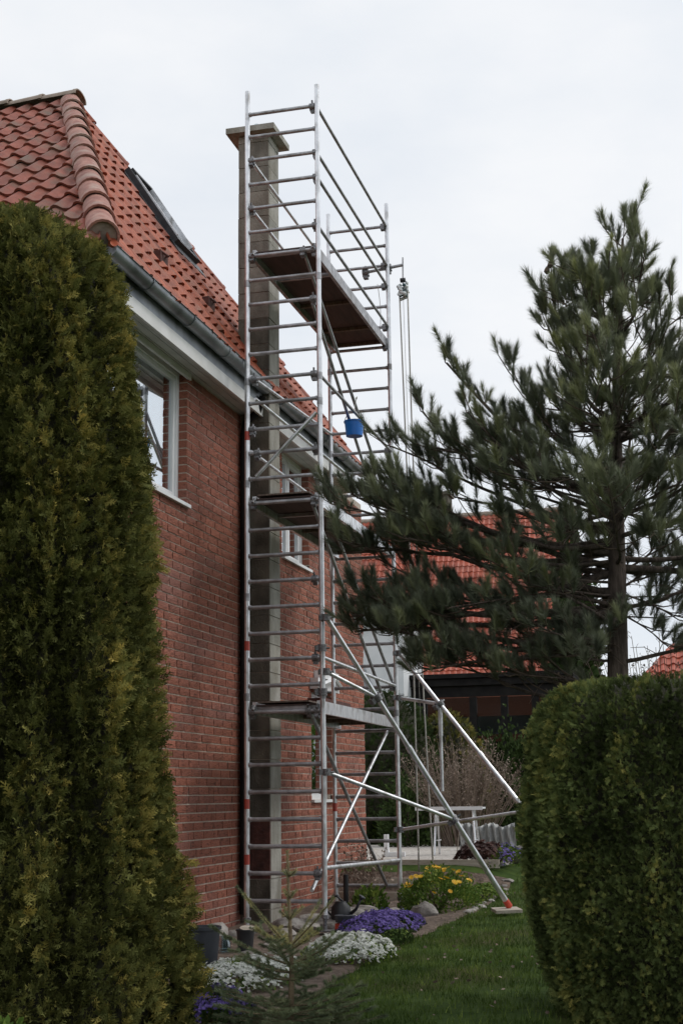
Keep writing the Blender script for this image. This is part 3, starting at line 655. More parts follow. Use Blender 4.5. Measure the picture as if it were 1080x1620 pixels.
def surface_bush(name, label, cat, cx, cy, prof, n, lam, material, leafsize, ridge=.14, up=.55, squash=(1, 1), seed=1, group=None, front_only=True, vclump=.5, lean=None):
    """prof(z)->radius; foliage of sprays on a lumpy surface, dark inner core, trunk"""
    rng = np.random.default_rng(seed); z0, z1 = lam
    root = thing(name, label, cat, (cx, cy, gz(cx, cy)-.02), group)
    base = root.location.z
    pos = []; zz = rng.uniform(z0, z1, n*3); keepw = np.array([prof(z) for z in zz]); keepw = keepw/keepw.max()
    zz = zz[rng.uniform(0, 1, n*3) < keepw][:n]; th = rng.uniform(0, 2*math.pi, len(zz))
    if front_only:   # the crown goes all the way round, denser where it can be seen
        dens = np.where(np.sin(th-math.atan2(-cy, -cx)-math.pi/2+math.pi) > -2, 1, 1); f = np.cos(th-math.atan2(0-cy, 0-cx)); k = rng.uniform(0, 1, len(zz)) < np.where(f > -.35, 1, .25); zz = zz[k]; th = th[k]
    nn_ = np.stack([np.cos(th)*squash[0], np.sin(th)*squash[1]], 1)
    lump = np.array([noise.noise(Vector((math.cos(t)*2.6*1.3+seed, math.sin(t)*2.6*1.3, z*vclump*1.6)))*.6+noise.noise(Vector((math.cos(t)*7+seed, math.sin(t)*7, z*2.6)))*.5+noise.noise(Vector((math.cos(t)*15+seed, math.sin(t)*15, z*6)))*.28 for t, z in zip(th, zz)])
    rad = np.array([prof(z) for z in zz])*(1+ridge*lump)-np.abs(rng.normal(0, .035, len(zz)))
    ln_ = np.array([lean(z) if lean else 0. for z in zz]); P = np.stack([cx+ln_+nn_[:, 0]*rad, cy+nn_[:, 1]*rad, zz], 1)
    dz = np.array([(prof(z+.05)-prof(z-.05))/.1 for z in zz])
    out = np.stack([np.cos(th), np.sin(th), -np.clip(dz, -2, 2)*.6], 1)
    d = out*.75+np.array([[0, 0, 1.]])*rng.uniform(up-.75, up+.55, (len(P), 1))+rng.normal(0, .36, P.shape); d /= np.linalg.norm(d, axis=1, keepdims=True)
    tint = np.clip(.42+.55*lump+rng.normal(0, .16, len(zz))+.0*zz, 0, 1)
    parts = []
    for k in range(4):
        tv, tf = spray(seed*10+k); s = np.arange(len(P)) % 4 == k
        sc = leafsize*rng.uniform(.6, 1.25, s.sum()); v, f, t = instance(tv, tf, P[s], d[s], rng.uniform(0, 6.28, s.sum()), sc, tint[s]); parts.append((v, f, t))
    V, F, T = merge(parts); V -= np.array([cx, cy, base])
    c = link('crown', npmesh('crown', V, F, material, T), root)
    # inner shell of dead twigs
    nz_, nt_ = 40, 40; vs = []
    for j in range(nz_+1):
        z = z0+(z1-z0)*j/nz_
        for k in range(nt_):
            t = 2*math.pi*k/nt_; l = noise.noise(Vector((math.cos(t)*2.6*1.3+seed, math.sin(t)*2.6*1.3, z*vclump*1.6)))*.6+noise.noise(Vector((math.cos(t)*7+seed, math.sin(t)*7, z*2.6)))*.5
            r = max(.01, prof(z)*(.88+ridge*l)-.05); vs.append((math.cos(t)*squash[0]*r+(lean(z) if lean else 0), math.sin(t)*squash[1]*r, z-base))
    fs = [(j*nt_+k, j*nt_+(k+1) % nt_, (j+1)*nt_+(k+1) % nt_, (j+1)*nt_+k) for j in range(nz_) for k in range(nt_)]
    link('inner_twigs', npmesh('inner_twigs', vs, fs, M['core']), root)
    q = MB(); q.tube([(0, 0, -.1), (0, 0, z0-base+.4)], .06, 8); part('trunk', q, M['bark'], root)
    return root
def interp(pts):
    def f(z):
        if z <= pts[0][0]: return pts[0][1]
        for (a, ra), (b, rb) in zip(pts, pts[1:]):
            if a <= z <= b: return ra+(rb-ra)*(z-a)/(b-a)
        return pts[-1][1]
    return f
# tall columnar thuja on the left (centre x=-3.85)
TH = (-3.95, 7.75)
surface_bush('columnar_thuja', 'tall columnar thuja with rusty green tips in front of the brick house', 'tree', *TH,
    interp([(-.15, .97), (.2, .93), (.4, .86), (.85, .76), (1.2, .71), (1.7, .675), (2.3, .62), (2.9, .60), (3.54, .585), (4.12, .60), (4.45, .57), (4.62, .48), (4.76, .32), (4.86, .16), (4.92, .03)]), 52000, (-.12, 4.92), M['thuja'], .092, ridge=.26, up=.5, seed=3, lean=lambda z: -.25*sstep(z, 3, 4.9))
# clipped hedge ball on the right
surface_bush('clipped_thuja', 'rounded clipped thuja bush on the right edge of the lawn', 'bush', -.30, 8.9,
    interp([(-.12, .72), (.1, .82), (.45, .89), (1.0, .91), (1.37, .88), (1.55, .84), (1.68, .79), (1.77, .68), (1.82, .45), (1.86, .05)]), 66000, (-.10, 1.83), M['hedge'], .048, ridge=.12, up=.35, seed=5)
# pine ------------------------------------------------------------
def shoot_template(seed, n=100):
    r = np.random.default_rng(seed); V = []; F = []
    for k in range(n):
        z = .13*r.uniform(0, 1)**.8; a = r.uniform(0, 6.28); sp = r.uniform(.22, 1.1)*(1.2-z*4.5); l = r.uniform(.065, .105)
        d = np.array([math.cos(a)*math.sin(sp), math.sin(a)*math.sin(sp), math.cos(sp)]); p = np.array([0, 0, z]); side = np.cross(d, [0.3, .2, 1]); side /= np.linalg.norm(side); w = .0024
        i = len(V); V += [p-side*w, p+side*w, p+d*l]; F.append((i, i+1, i+2))
    return np.array(V), np.array(F)
PT = [(2.98,-3.14,11.20,3.64),(2.58,-2.92,10.90,2.60),(3.13,-2.62,10.60,3.64),(3.13,-2.58,11.00,4.05),(2.88,-2.37,10.50,3.15),(2.73,-2.68,11.30,2.45),(3.18,-2.30,11.00,4.35),(3.38,-2.11,11.20,4.84),(3.43,-1.84,10.50,4.18),(3.59,-1.83,11.50,4.11),(3.59,-1.54,11.00,4.72),(2.43,-2.31,10.60,2.12),(2.38,-2.15,11.30,2.22),(2.58,-2.01,10.40,2.57),(2.88,-2.18,11.60,3.16),(3.08,-2.00,10.70,3.52),(3.28,-1.62,10.30,3.60),(3.13,-1.57,10.50,3.20),(2.48,-1.67,10.60,2.38),(2.38,-1.52,11.30,2.25),(2.58,-1.46,10.30,2.72),(3.89,-1.23,11.10,5.22),(4.21,-1.14,11.00,5.64),(3.79,-1.30,10.60,4.16),(4.41,-0.99,10.60,5.12),(4.21,-0.89,10.30,4.54),(4.62,-0.80,11.30,5.80),(4.94,-0.48,11.00,5.98),(4.84,-0.33,10.90,5.81),(4.21,-1.15,11.60,4.53),(3.89,-0.83,10.20,4.01),(3.89,-0.62,10.10,4.35),(4.00,-0.37,10.30,4.09),(4.31,-0.25,10.60,4.78),(4.41,-0.09,11.00,5.22),(4.00,-0.08,10.70,4.49),(3.79,-0.01,10.40,3.99),(3.38,-0.13,10.20,3.38),(3.59,-0.48,10.10,3.48),(3.59,-0.93,10.00,3.39),(3.28,-1.05,10.10,2.95),(3.38,-0.29,10.20,2.92),(2.58,-0.11,10.80,2.43),(2.58,-0.14,11.30,2.90),(3.13,-1.43,11.50,2.79),(2.43,-0.93,10.30,2.04),(4.62,-0.62,10.60,5.18),(4.21,0.09,11.30,5.09),(2.88,-0.26,11.60,3.53),(3.48,-2.23,10.90,4.00),(3.23,-1.86,11.00,2.94),(2.48,-1.32,10.20,2.42),(2.38,-1.14,10.60,2.22),(3.89,-1.50,10.90,3.99),(3.69,-1.71,11.50,3.77),(2.38,-0.22,10.80,2.15)]
PT += [(3.13,-2.83,10.80,3.57),(3.08,-2.54,10.60,3.43),(2.88,-2.91,10.70,3.21),(2.83,-2.70,10.90,3.08),(2.58,-2.81,10.60,2.78),(2.44,-2.68,10.80,2.65),(2.34,-2.90,11.00,2.48),(2.29,-2.46,10.60,2.42),(2.83,-2.53,11.20,3.28),(2.44,-2.37,10.90,2.75),(2.04,-2.33,10.70,2.22),(2.00,-2.07,10.90,2.18),(1.95,-1.67,10.60,2.09),(3.18,-2.51,10.70,3.66),(2.09,-1.42,10.90,2.16),]
ENV = [(2.1, 1.7), (2.6, 2.0), (3.2, 1.9), (3.8, 1.55), (4.3, 1.15), (4.8, .8), (5.3, .5), (5.7, .3)]
def env(z):
    for (a, ra), (b, rb) in zip(ENV, ENV[1:]):
        if a <= z <= b: return ra+(rb-ra)*(z-a)/(b-a)
    return .3
for k in range(6):
    x = random.uniform(-2.75, -.95); y = random.uniform(10.3, 11.7); z = random.uniform(2.05, 2.75)+.25*(x < -2); PT.append((random.uniform(2.1, 2.9), x, y, z))
for k in range(36):
    z = 2.25+3.2*random.random()**1.1; a = random.uniform(0, 2*math.pi); l = env(z)*random.uniform(.45, .95)
    if z < 3.1 and -.6 < math.cos(a) and random.random() < .8: continue
    if z < 3.6 and math.cos(a) < -.3 and random.random() < .5: continue
    PT.append((z-random.uniform(.2, .6)*l*.7, -.68+l*math.cos(a), 11+l*math.sin(a)*.9, z))
# the side of the crown outside the picture and behind
for k in range(16):
    a = random.uniform(-1.0, 1.7); l = random.uniform(.8, 1.9); z = random.uniform(2.6, 4.6)
    PT.append((z, -.65+l*math.cos(a), 11+l*math.sin(a), z+random.uniform(.2, .7)))
pine = thing('pine_tree', 'long-needled pine tree with spreading branches right of the scaffold', 'tree', (-.75, 11, gz(-.75, 11)))
PO = Vector(pine.location); PT = [(a, x, y, z-.14*sstep(z, 4.6, 5.8)) for a, x, y, z in PT]
def trunk_at(z): return Vector((-.75+.03*math.sin(z*1.1)+.07*max(0, z-2), 11+.02*math.sin(z*2), z))
q = MB(); tz = [-.15, .3, 1, 1.6, 1.8, 2, 2.5, 3, 3.5, 4, 4.6, 5.2, 5.6]
q.tube([trunk_at(z)-PO for z in tz], [.12, .095, .085, .088, .09, .082, .075, .068, .056, .046, .034, .022, .01], 14); part('trunk', q, M['bark'], pine, True)
SP = []; SD = []; ST = []; tw = MB()
for (za, x, y, z) in PT:
    a = trunk_at(min(za, 5.6)); b = Vector((x, y, z)); a = trunk_at(min(max(1.9, za+random.uniform(-.25, .2)), 5.5)); out = b-a; ln = out.length; b = b-out.normalized()*.12
    c1 = a+Vector((out.x, out.y, 0))*.45+Vector((random.uniform(-.14, .14)*ln, random.uniform(-.14, .14)*ln, out.z*.20+random.uniform(-.16, .12)*ln)); nseg = 9; pts = []
    for i in range(nseg+1):
        t = i/nseg; p = a*(1-t)**2+c1*2*t*(1-t)+b*t*t; p += Vector((noise.noise(p*2.3), noise.noise(p*2.3+Vector((9, 0, 0))), noise.noise(p*2.3+Vector((0, 9, 0)))))*.05*min(1, t*3)*(1 if t < 1 else .5); pts.append(p)
    r0 = (.007+.011*ln)*random.uniform(.6, 1.25); q = MB(); q.tube([p-PO for p in pts], [r0*(1-.75*i/nseg) for i in range(nseg+1)], 7, caps=False); part('branch', q, M['bark'], pine, True)
    ntw = int(3+ln*(2.1 if (z < 3.9 and -2.3 < x < -1.2) else 5.2)); start = (.62 if x < -2.3 else .38) if ln > 1 else .2
    for k in range(ntw+1):
        t = start+(1-start)*(k/ntw); i = min(nseg-1, int(t*nseg)); p = pts[i].lerp(pts[i+1], t*nseg-i); d = (pts[i+1]-pts[i]).normalized()
        side = d.cross(Vector((0, 0, 1))).normalized()*(1 if k % 2 else -1)
        if k == ntw: dd = (d+Vector((0, 0, .5))).normalized(); l2 = .05
        else: dd = (d*.8+side*random.uniform(.3, 1.0)+Vector((random.uniform(-.2, .2), random.uniform(-.2, .2), random.uniform(-.15, .55)))).normalized(); l2 = random.uniform(.15, .48)*(1.2-.5*t)
        e = p+dd*l2; mid = p.lerp(e, .5)-Vector((0, 0, .02)); tw.tube([p-PO, mid-PO, e-PO], [.0065, .005, .004], 4, caps=False)
        ns = 3
        for s_ in range(ns):
            f = 1 if s_ == 0 else random.uniform(.35, .95); pp = p.lerp(e, f); ud = (dd*(.9 if s_ == 0 else .6)+Vector((random.uniform(-.6, .6), random.uniform(-.6, .6), random.uniform(.6, 1.5)))).normalized()
            SP.append(pp); SD.append(ud); ST.append(random.uniform(0, 1)*.55+.25*sstep(pp.z, 3, 5.5)+(.25 if pp.y < 10.6 else 0))
    # bare dead twigs near the trunk
    for k in range(3):
        t = random.uniform(.1, .5); i = int(t*nseg); p = pts[i]; e = p+Vector((random.uniform(-.3, .3), random.uniform(-.3, .3), random.uniform(-.25, .15))); tw.tube([p-PO, p.lerp(e, .5)-PO+Vector((0, 0, .03)), e-PO], [.004, .003, .002], 3, caps=False)
part('twigs', tw, M['twig'], pine, kind='stuff')
SP = np.array([tuple(p-PO) for p in SP]); SD = np.array([tuple(p) for p in SD]); ST = np.clip(np.array(ST), 0, 1); parts = []
for k in range(5):
    tv, tf = shoot_template(k, 140); s = np.arange(len(SP)) % 5 == k
    parts.append(instance(tv, tf, SP[s], SD[s], RNG.uniform(0, 6.28, s.sum()), RNG.uniform(.8, 1.15, s.sum()), ST[s]))
V, F, T = merge(parts); o = link('crown', npmesh('crown', V, F, M['needle'], T), pine)
print('pine shoots', len(SP), 'tris', len(F))
for c in ((-1.10, 11.0, 5.45), (-1.13, 11.0, 5.40), (-1.12, 11.05, 4.98), (-1.08, 11.0, 5.0)):
    q = MB(); c = Vector(c)-PO; q.tube([c+Vector((0, 0, -.03)), c+Vector((0, 0, -.01)), c+Vector((.005, 0, .02)), c+Vector((.005, 0, .04))], [.008, .026, .02, .004], 7)
    part('cone', q, M['twig'], pine)

# young spruce in front -----------------------------------------------
sp = thing('young_spruce', 'young spruce sapling with bare topmost whorl in front of the flower bed', 'tree', (-2.44, 7.95, gz(-2.44, 7.95)))
SO = Vector(sp.location); q = MB(); hT = 1.0
q.tube([(0, 0, -.03), (.01, 0, .35), (0, 0, .65), (-.012, 0, hT)], [.021, .015, .009, .004], 8); part('trunk', q, M['sprucebark'], sp, True)
tw = MB(); NP = []; ND = []; NT = []
def needles(a, b, n, t, dens=1):
    d = (b-a); L_ = d.length; d.normalize()
    for k in range(n):
        f = random.random(); p = a.lerp(b, f); rr = Vector((random.gauss(0, 1), random.gauss(0, 1), random.gauss(0, 1))); rr = (rr-d*rr.dot(d)).normalized()
        NP.append(p); ND.append((rr*1.0+d*.75).normalized()); NT.append(t)
whorl = [(.86, .05, .9), (.74, .06, 1.0), (.62, .10, 1.0), (.47, .46, 1.0), (.45, .18, .8), (.37, .44, .6), (.33, .34, .35), (.29, .25, .3), (.15, .42, .30), (.11, .48, .22), (.07, .48, .16), (.04, .46, .12)]
for zi, (z, ln, upf) in enumerate(whorl):
    nb = 4 if z > .46 else (5 if z > .2 else 8); ph = random.uniform(0, 6)
    for k in range(nb):
        a = ph+2*math.pi*k/nb+random.uniform(-.2, .2); l = ln*random.uniform(.75, 1.15); d = Vector((math.cos(a), math.sin(a), upf*.8)).normalized()
        p0 = Vector((0, 0, z)); pts = [p0+d*(l*i/5)+Vector((0, 0, -.12*(1-upf*.6)*l*(i/5)*(1-i/5)*2)) for i in range(6)]
        tw.tube(pts, [.0065, .0055, .0045, .004, .003, .002], 4, caps=False); tn = .75 if z > .40 else .35
        for i in range(5): needles(pts[i], pts[i+1], int(l*420), tn*random.uniform(.6, 1.5))
        if z < .46:
            for i in range(2, 6):
                for sd_ in (-1, 1):
                    if random.random() < .85:
                        s2 = Vector((-math.sin(a), math.cos(a), 0))*sd_; e = pts[i if i < 6 else 5]+(d*.8+s2+Vector((0, 0, random.uniform(-.1, .3)))).normalized()*l*random.uniform(.22, .38)*(1.2-i*.12)
                        tw.tube([pts[i], e], [.003, .0015], 3, caps=False); needles(pts[i], e, int(80+l*380), tn*random.uniform(.5, 1.6))
needles(Vector((0, 0, .42)), Vector((-.012, 0, hT)), 1500, .8)
part('twigs', tw, M['sprucebark'], sp, kind='stuff')
tv = np.array([[-.0013, 0, 0], [.0013, 0, 0], [0, 0, .020]]); tf = np.array([[0, 1, 2]])
V, F, T = instance(tv, tf, np.array([tuple(p) for p in NP]), np.array([tuple(p) for p in ND]), RNG.uniform(0, 6, len(NP)), RNG.uniform(.7, 1.2, len(NP)), np.clip(np.array(NT), 0, 1))
link('crown', npmesh('crown', V, F, M['spruce'], T), sp); print('spruce needles', len(F))

# lawn grass -------------------------------------------------------------
def in_poly_lawn(x, y):
    return x > bed_edge(y)+.03*math.sin(y*7)
n = 120000; y = RNG.uniform(6.2, 20, n); w_ = RNG.uniform(0, 1, n); x = -3.3+RNG.uniform(0, 4.2, n)
keep = np.array([in_poly_lawn(a, b) and (b < 12.5 or RNG.random() < 12.5/b*.8) for a, b in zip(x, y)]); x = x[keep]; y = y[keep]
# bare worn patch near the hedge
bare = np.array([noise.noise(Vector((a*3, b*3, 0))) for a, b in zip(x, y)]); k_ = ~((np.hypot((x+1.25)/.75, (y-9.0)/.8) < 1) & (bare > -.02) & (RNG.uniform(0, 1, len(x)) < .6)); x = x[k_]; y = y[k_]; bare = bare[k_]
P = np.stack([x, y, np.array([gz(a, b)-.005 for a, b in zip(x, y)])], 1)
tv = np.array([[-.0028, 0, 0], [.0028, 0, 0], [.0016, .006, .03], [-.0016, .006, .03], [0, .022, .055]]); tf = np.array([[0, 1, 2], [0, 2, 3], [3, 2, 4]])
d = np.stack([RNG.normal(0, .30, len(P)), RNG.normal(0, .30, len(P)), np.ones(len(P))], 1); d /= np.linalg.norm(d, axis=1, keepdims=True)
V, F, T = instance(tv, tf, P, d, RNG.uniform(0, 6.28, len(P)), RNG.uniform(.5, 1.15, len(P)), np.clip(.35+.5*bare+RNG.normal(0, .2, len(P)), 0, 1))
o = link('grass', npmesh('grass', V, F, M['grass'], T)); tag(o, 'short green lawn grass between the flower bed and the clipped thuja', 'grass'); o['kind'] = 'stuff'

# cushion plants ------------------------------------------------------------
def leafy(P, D, sz, tint, material, name, parent, quad=True):
    tv = np.array([[-.22, 0, 0], [.22, 0, 0], [.3, .05, .55], [-.3, .05, .55], [0, 0, 1.]]); tf = np.array([[0, 1, 2], [0, 2, 3], [3, 2, 4]])
    V, F, T = instance(tv, tf, P, D, RNG.uniform(0, 6.28, len(P)), sz, tint); return link(name, npmesh(name, V, F, material, T), parent)
def dome_points(n, rx, ry, h, seed, inner=0, angle=0):
    r = np.random.default_rng(seed); t = r.uniform(0, 2*math.pi, n); u = np.sqrt(r.uniform(0, 1, n)); wob = np.array([1+.18*noise.noise(Vector((math.cos(a)*1.5+seed, math.sin(a)*1.5, 0))) for a in t])
    X = u*np.cos(t)*rx*wob; Y = u*np.sin(t)*ry*wob; Zz = h*np.sqrt(np.clip(1-u**2.4, 0, 1))*(1+.25*np.array([noise.noise(Vector((a*9+seed, b*9, 0))) for a, b in zip(X, Y)]))+r.normal(0, .012, n)-inner
    nrm = np.stack([X/rx**2, Y/ry**2, np.full(n, .6/max(h, .05))], 1); nrm /= np.linalg.norm(nrm, axis=1, keepdims=True); ca, sa = math.cos(angle), math.sin(angle)
    X, Y = X*ca-Y*sa, X*sa+Y*ca; N_ = np.stack([nrm[:, 0]*ca-nrm[:, 1]*sa, nrm[:, 0]*sa+nrm[:, 1]*ca, nrm[:, 2]], 1); return np.stack([X, Y, Zz], 1), N_
def flower_tuft(n=5, cup=.35):
    V = []; F = []
    for k in range(n):
        a = 2*math.pi*k/n; b = a+2*math.pi/n*.8; i = len(V); V += [(0, 0, 0), (math.cos(a), math.sin(a), cup), (math.cos(b), math.sin(b), cup)]; F.append((i, i+1, i+2))
    return np.array(V, float), np.array(F)
def cushion(name, label, cx, cy, rx, ry, h, material, nfl, fl, leafm='leaf', seed=1, angle=0, nleaf=2500, group=None, dens=None):
    root = thing(name, label, 'flowers', (cx, cy, gz(cx, cy)+.02), group)
    P, Nn = dome_points(nleaf, rx, ry, h, seed, .02, angle); leafy(P, Nn+RNG.normal(0, .5, P.shape), np.full(len(P), .018)*RNG.uniform(.6, 1.3, len(P)), RNG.uniform(0, 1, len(P)), M[leafm], 'foliage', root)
    P, Nn = dome_points(nfl, rx*.97, ry*.97, h, seed, -.008, angle)
    if dens is not None:
        k = np.array([noise.noise(Vector((p[0]*7+seed, p[1]*7, 0))) > dens for p in P]); P = P[k]; Nn = Nn[k]
    D = Nn+RNG.normal(0, .25, P.shape); D /= np.linalg.norm(D, axis=1, keepdims=True); tv, tf = flower_tuft()
    V, F, T = instance(tv, tf, P, D, RNG.uniform(0, 6.28, len(P)), np.full(len(P), fl)*RNG.uniform(.7, 1.25, len(P)), RNG.uniform(0, 1, len(P)))
    o = link('blossoms', npmesh('blossoms', V, F, material, T), root); o['kind'] = 'stuff'; return root
cushion('white_flower_cushion', 'low white flower cushion between the dark pot and the young spruce', -3.20, 9.45, .33, .62, .13, M['white_fl'], 3600, .014, seed=2, angle=-.25, dens=-.25)
cushion('white_flower_cushion', 'white flower cushion at the lawn edge right of the young spruce', -2.86, 10.85, .34, .52, .14, M['white_fl'], 4200, .014, seed=4, angle=.1, dens=-.25)
cushion('purple_flower_cushion', 'loose purple flower patch at the foot of the tall thuja', -2.92, 8.05, .22, .30, .16, M['purple_fl'], 2400, .011, leafm='darkleaf', seed=6, dens=-.1)
cushion('purple_flower_cushion', 'deep purple flower cushion behind the white flowers along the lawn', -3.04, 12.75, .32, .75, .15, M['purple_fl'], 6500, .012, leafm='darkleaf', seed=8, angle=-.15, dens=-.30)
cushion('purple_flower_cushion', 'faded purple flowers behind the dark red leaves by the lawn', -2.72, 18.2, .28, .7, .22, M['purple_fl'], 500, .018, leafm='leaf', seed=9, dens=0)
cushion('dark_leaved_plant', 'dark red leaved ground plant beside the gravel terrace', -2.98, 18.1, .34, .55, .20, M['plum'], 1500, .03, leafm='plum', seed=10)
cushion('low_green_plant', 'low pale green plant at the lawn edge before the yellow flowers', -2.66, 16.2, .22, .5, .13, M['leaf'], 500, .015, seed=12)
cushion('low_green_plant', 'small green plant between white and purple flower cushions', -2.74, 11.95, .12, .35, .07, M['leaf'], 200, .012, leafm='darkleaf', seed=13)
def leafy_bush(name, label, cx, cy, rx, ry, h, mt, n, sz, seed, cat='bush', group=None, up=.3, lift=0):
    root = thing(name, label, cat, (cx, cy, gz(cx, cy)), group); r = np.random.default_rng(seed)
    u = r.normal(0, 1, (n, 3)); u[:, 2] = np.abs(u[:, 2]); u /= np.linalg.norm(u, axis=1, keepdims=True)
    lump = fnoise(u, 3.2, seed)*.35+fnoise(u, 8, seed)*.2; rr = (r.uniform(.55, 1, n)**.5)*(1+lump); P = u*rr[:, None]*np.array([[rx, ry, h]]); P[:, 2] += lift
    D = u+np.array([[0, 0, up]])+r.normal(0, .5, (n, 3)); D /= np.linalg.norm(D, axis=1, keepdims=True)
    leafy(P, D, sz*r.uniform(.6, 1.3, n), np.clip(.45+lump+r.normal(0, .2, n), 0, 1), M[mt], 'foliage', root)
    q = MB()
    for k in range(7):
        a = k*.9; q.tube([(0, 0, -.05), (rx*.25*math.cos(a), ry*.25*math.sin(a), h*.4), (rx*.6*math.cos(a), ry*.6*math.sin(a), h*.8)], [.014, .009, .003], 5, caps=False)
    part('stems', q, M['twig'], root); return root
yb = leafy_bush('yellow_flowering_plant', 'yellow flowering leafy plant beside the scaffold foot', -3.02, 15.3, .42, .75, .42, 'leaf', 5200, .032, 21, 'flowers')
tv, tf = flower_tuft(8, .25)
fm = MB(); fm.add(tv, [tuple(f) for f in tf], .5); fm.add(tv*.6+np.array([0, 0, .15]), [tuple(f) for f in tf], .2); fme = fm.mesh('flower_head', M['yellow_fl'])
for k in range(34):
    a = random.uniform(0, 6.28); r_ = math.sqrt(random.random()); p = (r_*.38*math.cos(a), r_*.68*math.sin(a), .44*math.sqrt(max(.05, 1-r_*r_*.8))+.03)
    s_ = random.uniform(.022, .04); link('flower_head', fme, yb, p, (random.uniform(-.6, .9), random.uniform(-.6, .6), 0), (s_, s_, s_))
# golden conifer tip in the lower left corner
leafy_bush('golden_conifer', 'small golden conifer shoots at the foot of the tall thuja', -3.62, 6.75, .20, .18, .18, 'leaf', 700, .05, 33)

# dry leaves and needles lying about
n = 420; P = []; 
while len(P) < n:
    x = random.uniform(-4.5, -.6); y = random.uniform(6.8, 16.5)
    if x > bed_edge(y) and random.random() < .45: continue
    P.append((x, y, gz(x, y)+.035))
P = np.array(P); D = RNG.normal(0, 1, P.shape)*np.array([[1, 1, .3]]); D /= np.linalg.norm(D, axis=1, keepdims=True)
o = leafy(P, D, RNG.uniform(.015, .04, n), RNG.uniform(0, 1, n), M['drytwig'], 'fallen_leaves', None); tag(o, 'dry brown leaves scattered over the bed and lawn edge', 'leaves'); o['kind'] = 'stuff'
# stones ------------------------------------------------------------------
def rock_mesh(seed, sx, sy, sz):
    me = bpy.data.meshes.new('stone'); import bmesh; bm = bmesh.new(); bmesh.ops.create_icosphere(bm, subdivisions=2, radius=1)
    for v in bm.verts:
        n_ = noise.noise(v.co*1.3+Vector((seed, 0, 0))); v.co *= 1+.35*n_; v.co.x *= sx; v.co.y *= sy; v.co.z *= sz
    bm.to_mesh(me); bm.free(); me.materials.append(M['stone']); a = me.attributes.new('tint', 'FLOAT', 'POINT'); a.data.foreach_set('value', np.full(len(me.vertices), (seed*.37) % 1, dtype=np.float32)); smooth_angle(me, 45); return me
def stone(x, y, sx, sy, sz, seed, label, group=None, dz=0):
    o = link('stone', rock_mesh(seed, sx, sy, sz), None, (x, y, gz(x, y)+sz*.5+dz), (0, 0, seed)); tag(o, label, 'stone', group); return o
stone(-3.02, 14.55, .13, .16, .10, 1, 'rounded brown boulder between purple and yellow flowers')
stone(-4.33, 11.9, .16, .13, .12, 2, 'dark grey stone behind the large dark pot by the brick wall')
stone(-4.28, 12.3, .09, .12, .05, 12, 'small stone against the wall beside the scaffold foot')
stone(-2.55, 19.0, .25, .35, .16, 3, 'grey boulder at the end of the gravel terrace')
gs = 'flat stones heaped round the scaffold feet'
for k in range(22):
    y = random.uniform(12.2, 14.9); x = random.uniform(-3.95, -3.25)
    if abs(x-XR) < .12 and abs(y-YN) < .2: continue
    stone(x, y, random.uniform(.09, .22), random.uniform(.08, .17), random.uniform(.035, .07), 20+k, 'flat grey stone in the heap round the scaffold feet', gs, dz=random.uniform(.01, .07))
for k in range(8):
    stone(random.uniform(-3.75, -3.45), random.uniform(10.8, 12.2), random.uniform(.05, .12), random.uniform(.05, .1), random.uniform(.02, .04), 60+k, 'small stone lying on bare soil in front of the scaffold', 'small stones in front of the scaffold')
for k in range(14):
    y = 14.6+k*.2; x = bed_edge(y)+random.uniform(-.08, .0); stone(x, y, random.uniform(.03, .07), random.uniform(.04, .08), .025, 80+k, 'small edging stone between lawn and yellow flowers', 'edging stones along the bed')

# pots and watering can --------------------------------------------------------
def lathe(prof, n=28, t=.5):
    q = MB(); vs = [(r*math.cos(2*math.pi*k/n), r*math.sin(2*math.pi*k/n), z) for r, z in prof for k in range(n)]
    q.add(vs, [(i*n+k, i*n+(k+1) % n, (i+1)*n+(k+1) % n, (i+1)*n+k) for i in range(len(prof)-1) for k in range(n)], t); return q
def pot(name, label, x, y, r, h, m_, fill='soil'):
    root = thing(name, label, 'pot', (x, y, gz(x, y)+.02)); me = lathe([(.001, 0), (r*.78, 0), (r*.97, h*.93), (r*1.05, h*.93), (r*1.05, h), (r*.96, h), (r*.93, h*.86)]).mesh('pot_body', M[m_]); smooth_angle(me, 35); link('pot_body', me, root)
    q = lathe([(r*.95, h*.86), (r*.6, h*.89), (.001, h*.9)]); part('potting_soil', q, M[fill], root); return root
pot('flower_pot', 'large dark grey pot of soil beside the tall thuja', -3.72, 9.98, .125, .30, 'pot')
pot('flower_pot', 'small black pot with a pale saucer near the scaffold foot', -3.78, 11.1, .075, .17, 'black')
q = lathe([(.001, 0), (.06, 0), (.065, .012), (.03, .014), (.001, .014)]); me = q.mesh('saucer', M['timber']); o = link('saucer', me, None, (-3.76, 11.1, gz(-3.76, 11.1)+.19), (.2, .1, 0)); tag(o, 'pale saucer lying on top of the small black pot', 'saucer')
for k, (x, y, ll) in enumerate(((-3.98, 11.15, 'clear glass jar next to the dark pot by the wall, left one'), (-3.90, 10.95, 'clear glass jar nearest to the small black pot'))):
    j = thing('glass_jar', ll, 'jar', (x, y, gz(x, y)+.03), 'glass jars by the wall'); me = lathe([(.001, 0), (.045, 0), (.047, .07), (.036, .09), (.036, .10), (.033, .10), (.04, .06), (.04, .01)], 18).mesh('jar_body', M['bottle']); smooth_angle(me, 40); link('jar_body', me, j)
wc = thing('watering_can', 'black watering can lying on the stones behind the scaffold post', 'can', (-3.50, 13.02, gz(-3.5, 13.0)+.09))
me = lathe([(.001, 0), (.085, .0), (.095, .03), (.088, .13), (.05, .17), (.048, .18), (.001, .18)]).mesh('can_body', M['black']); smooth_angle(me, 40); link('can_body', me, wc)
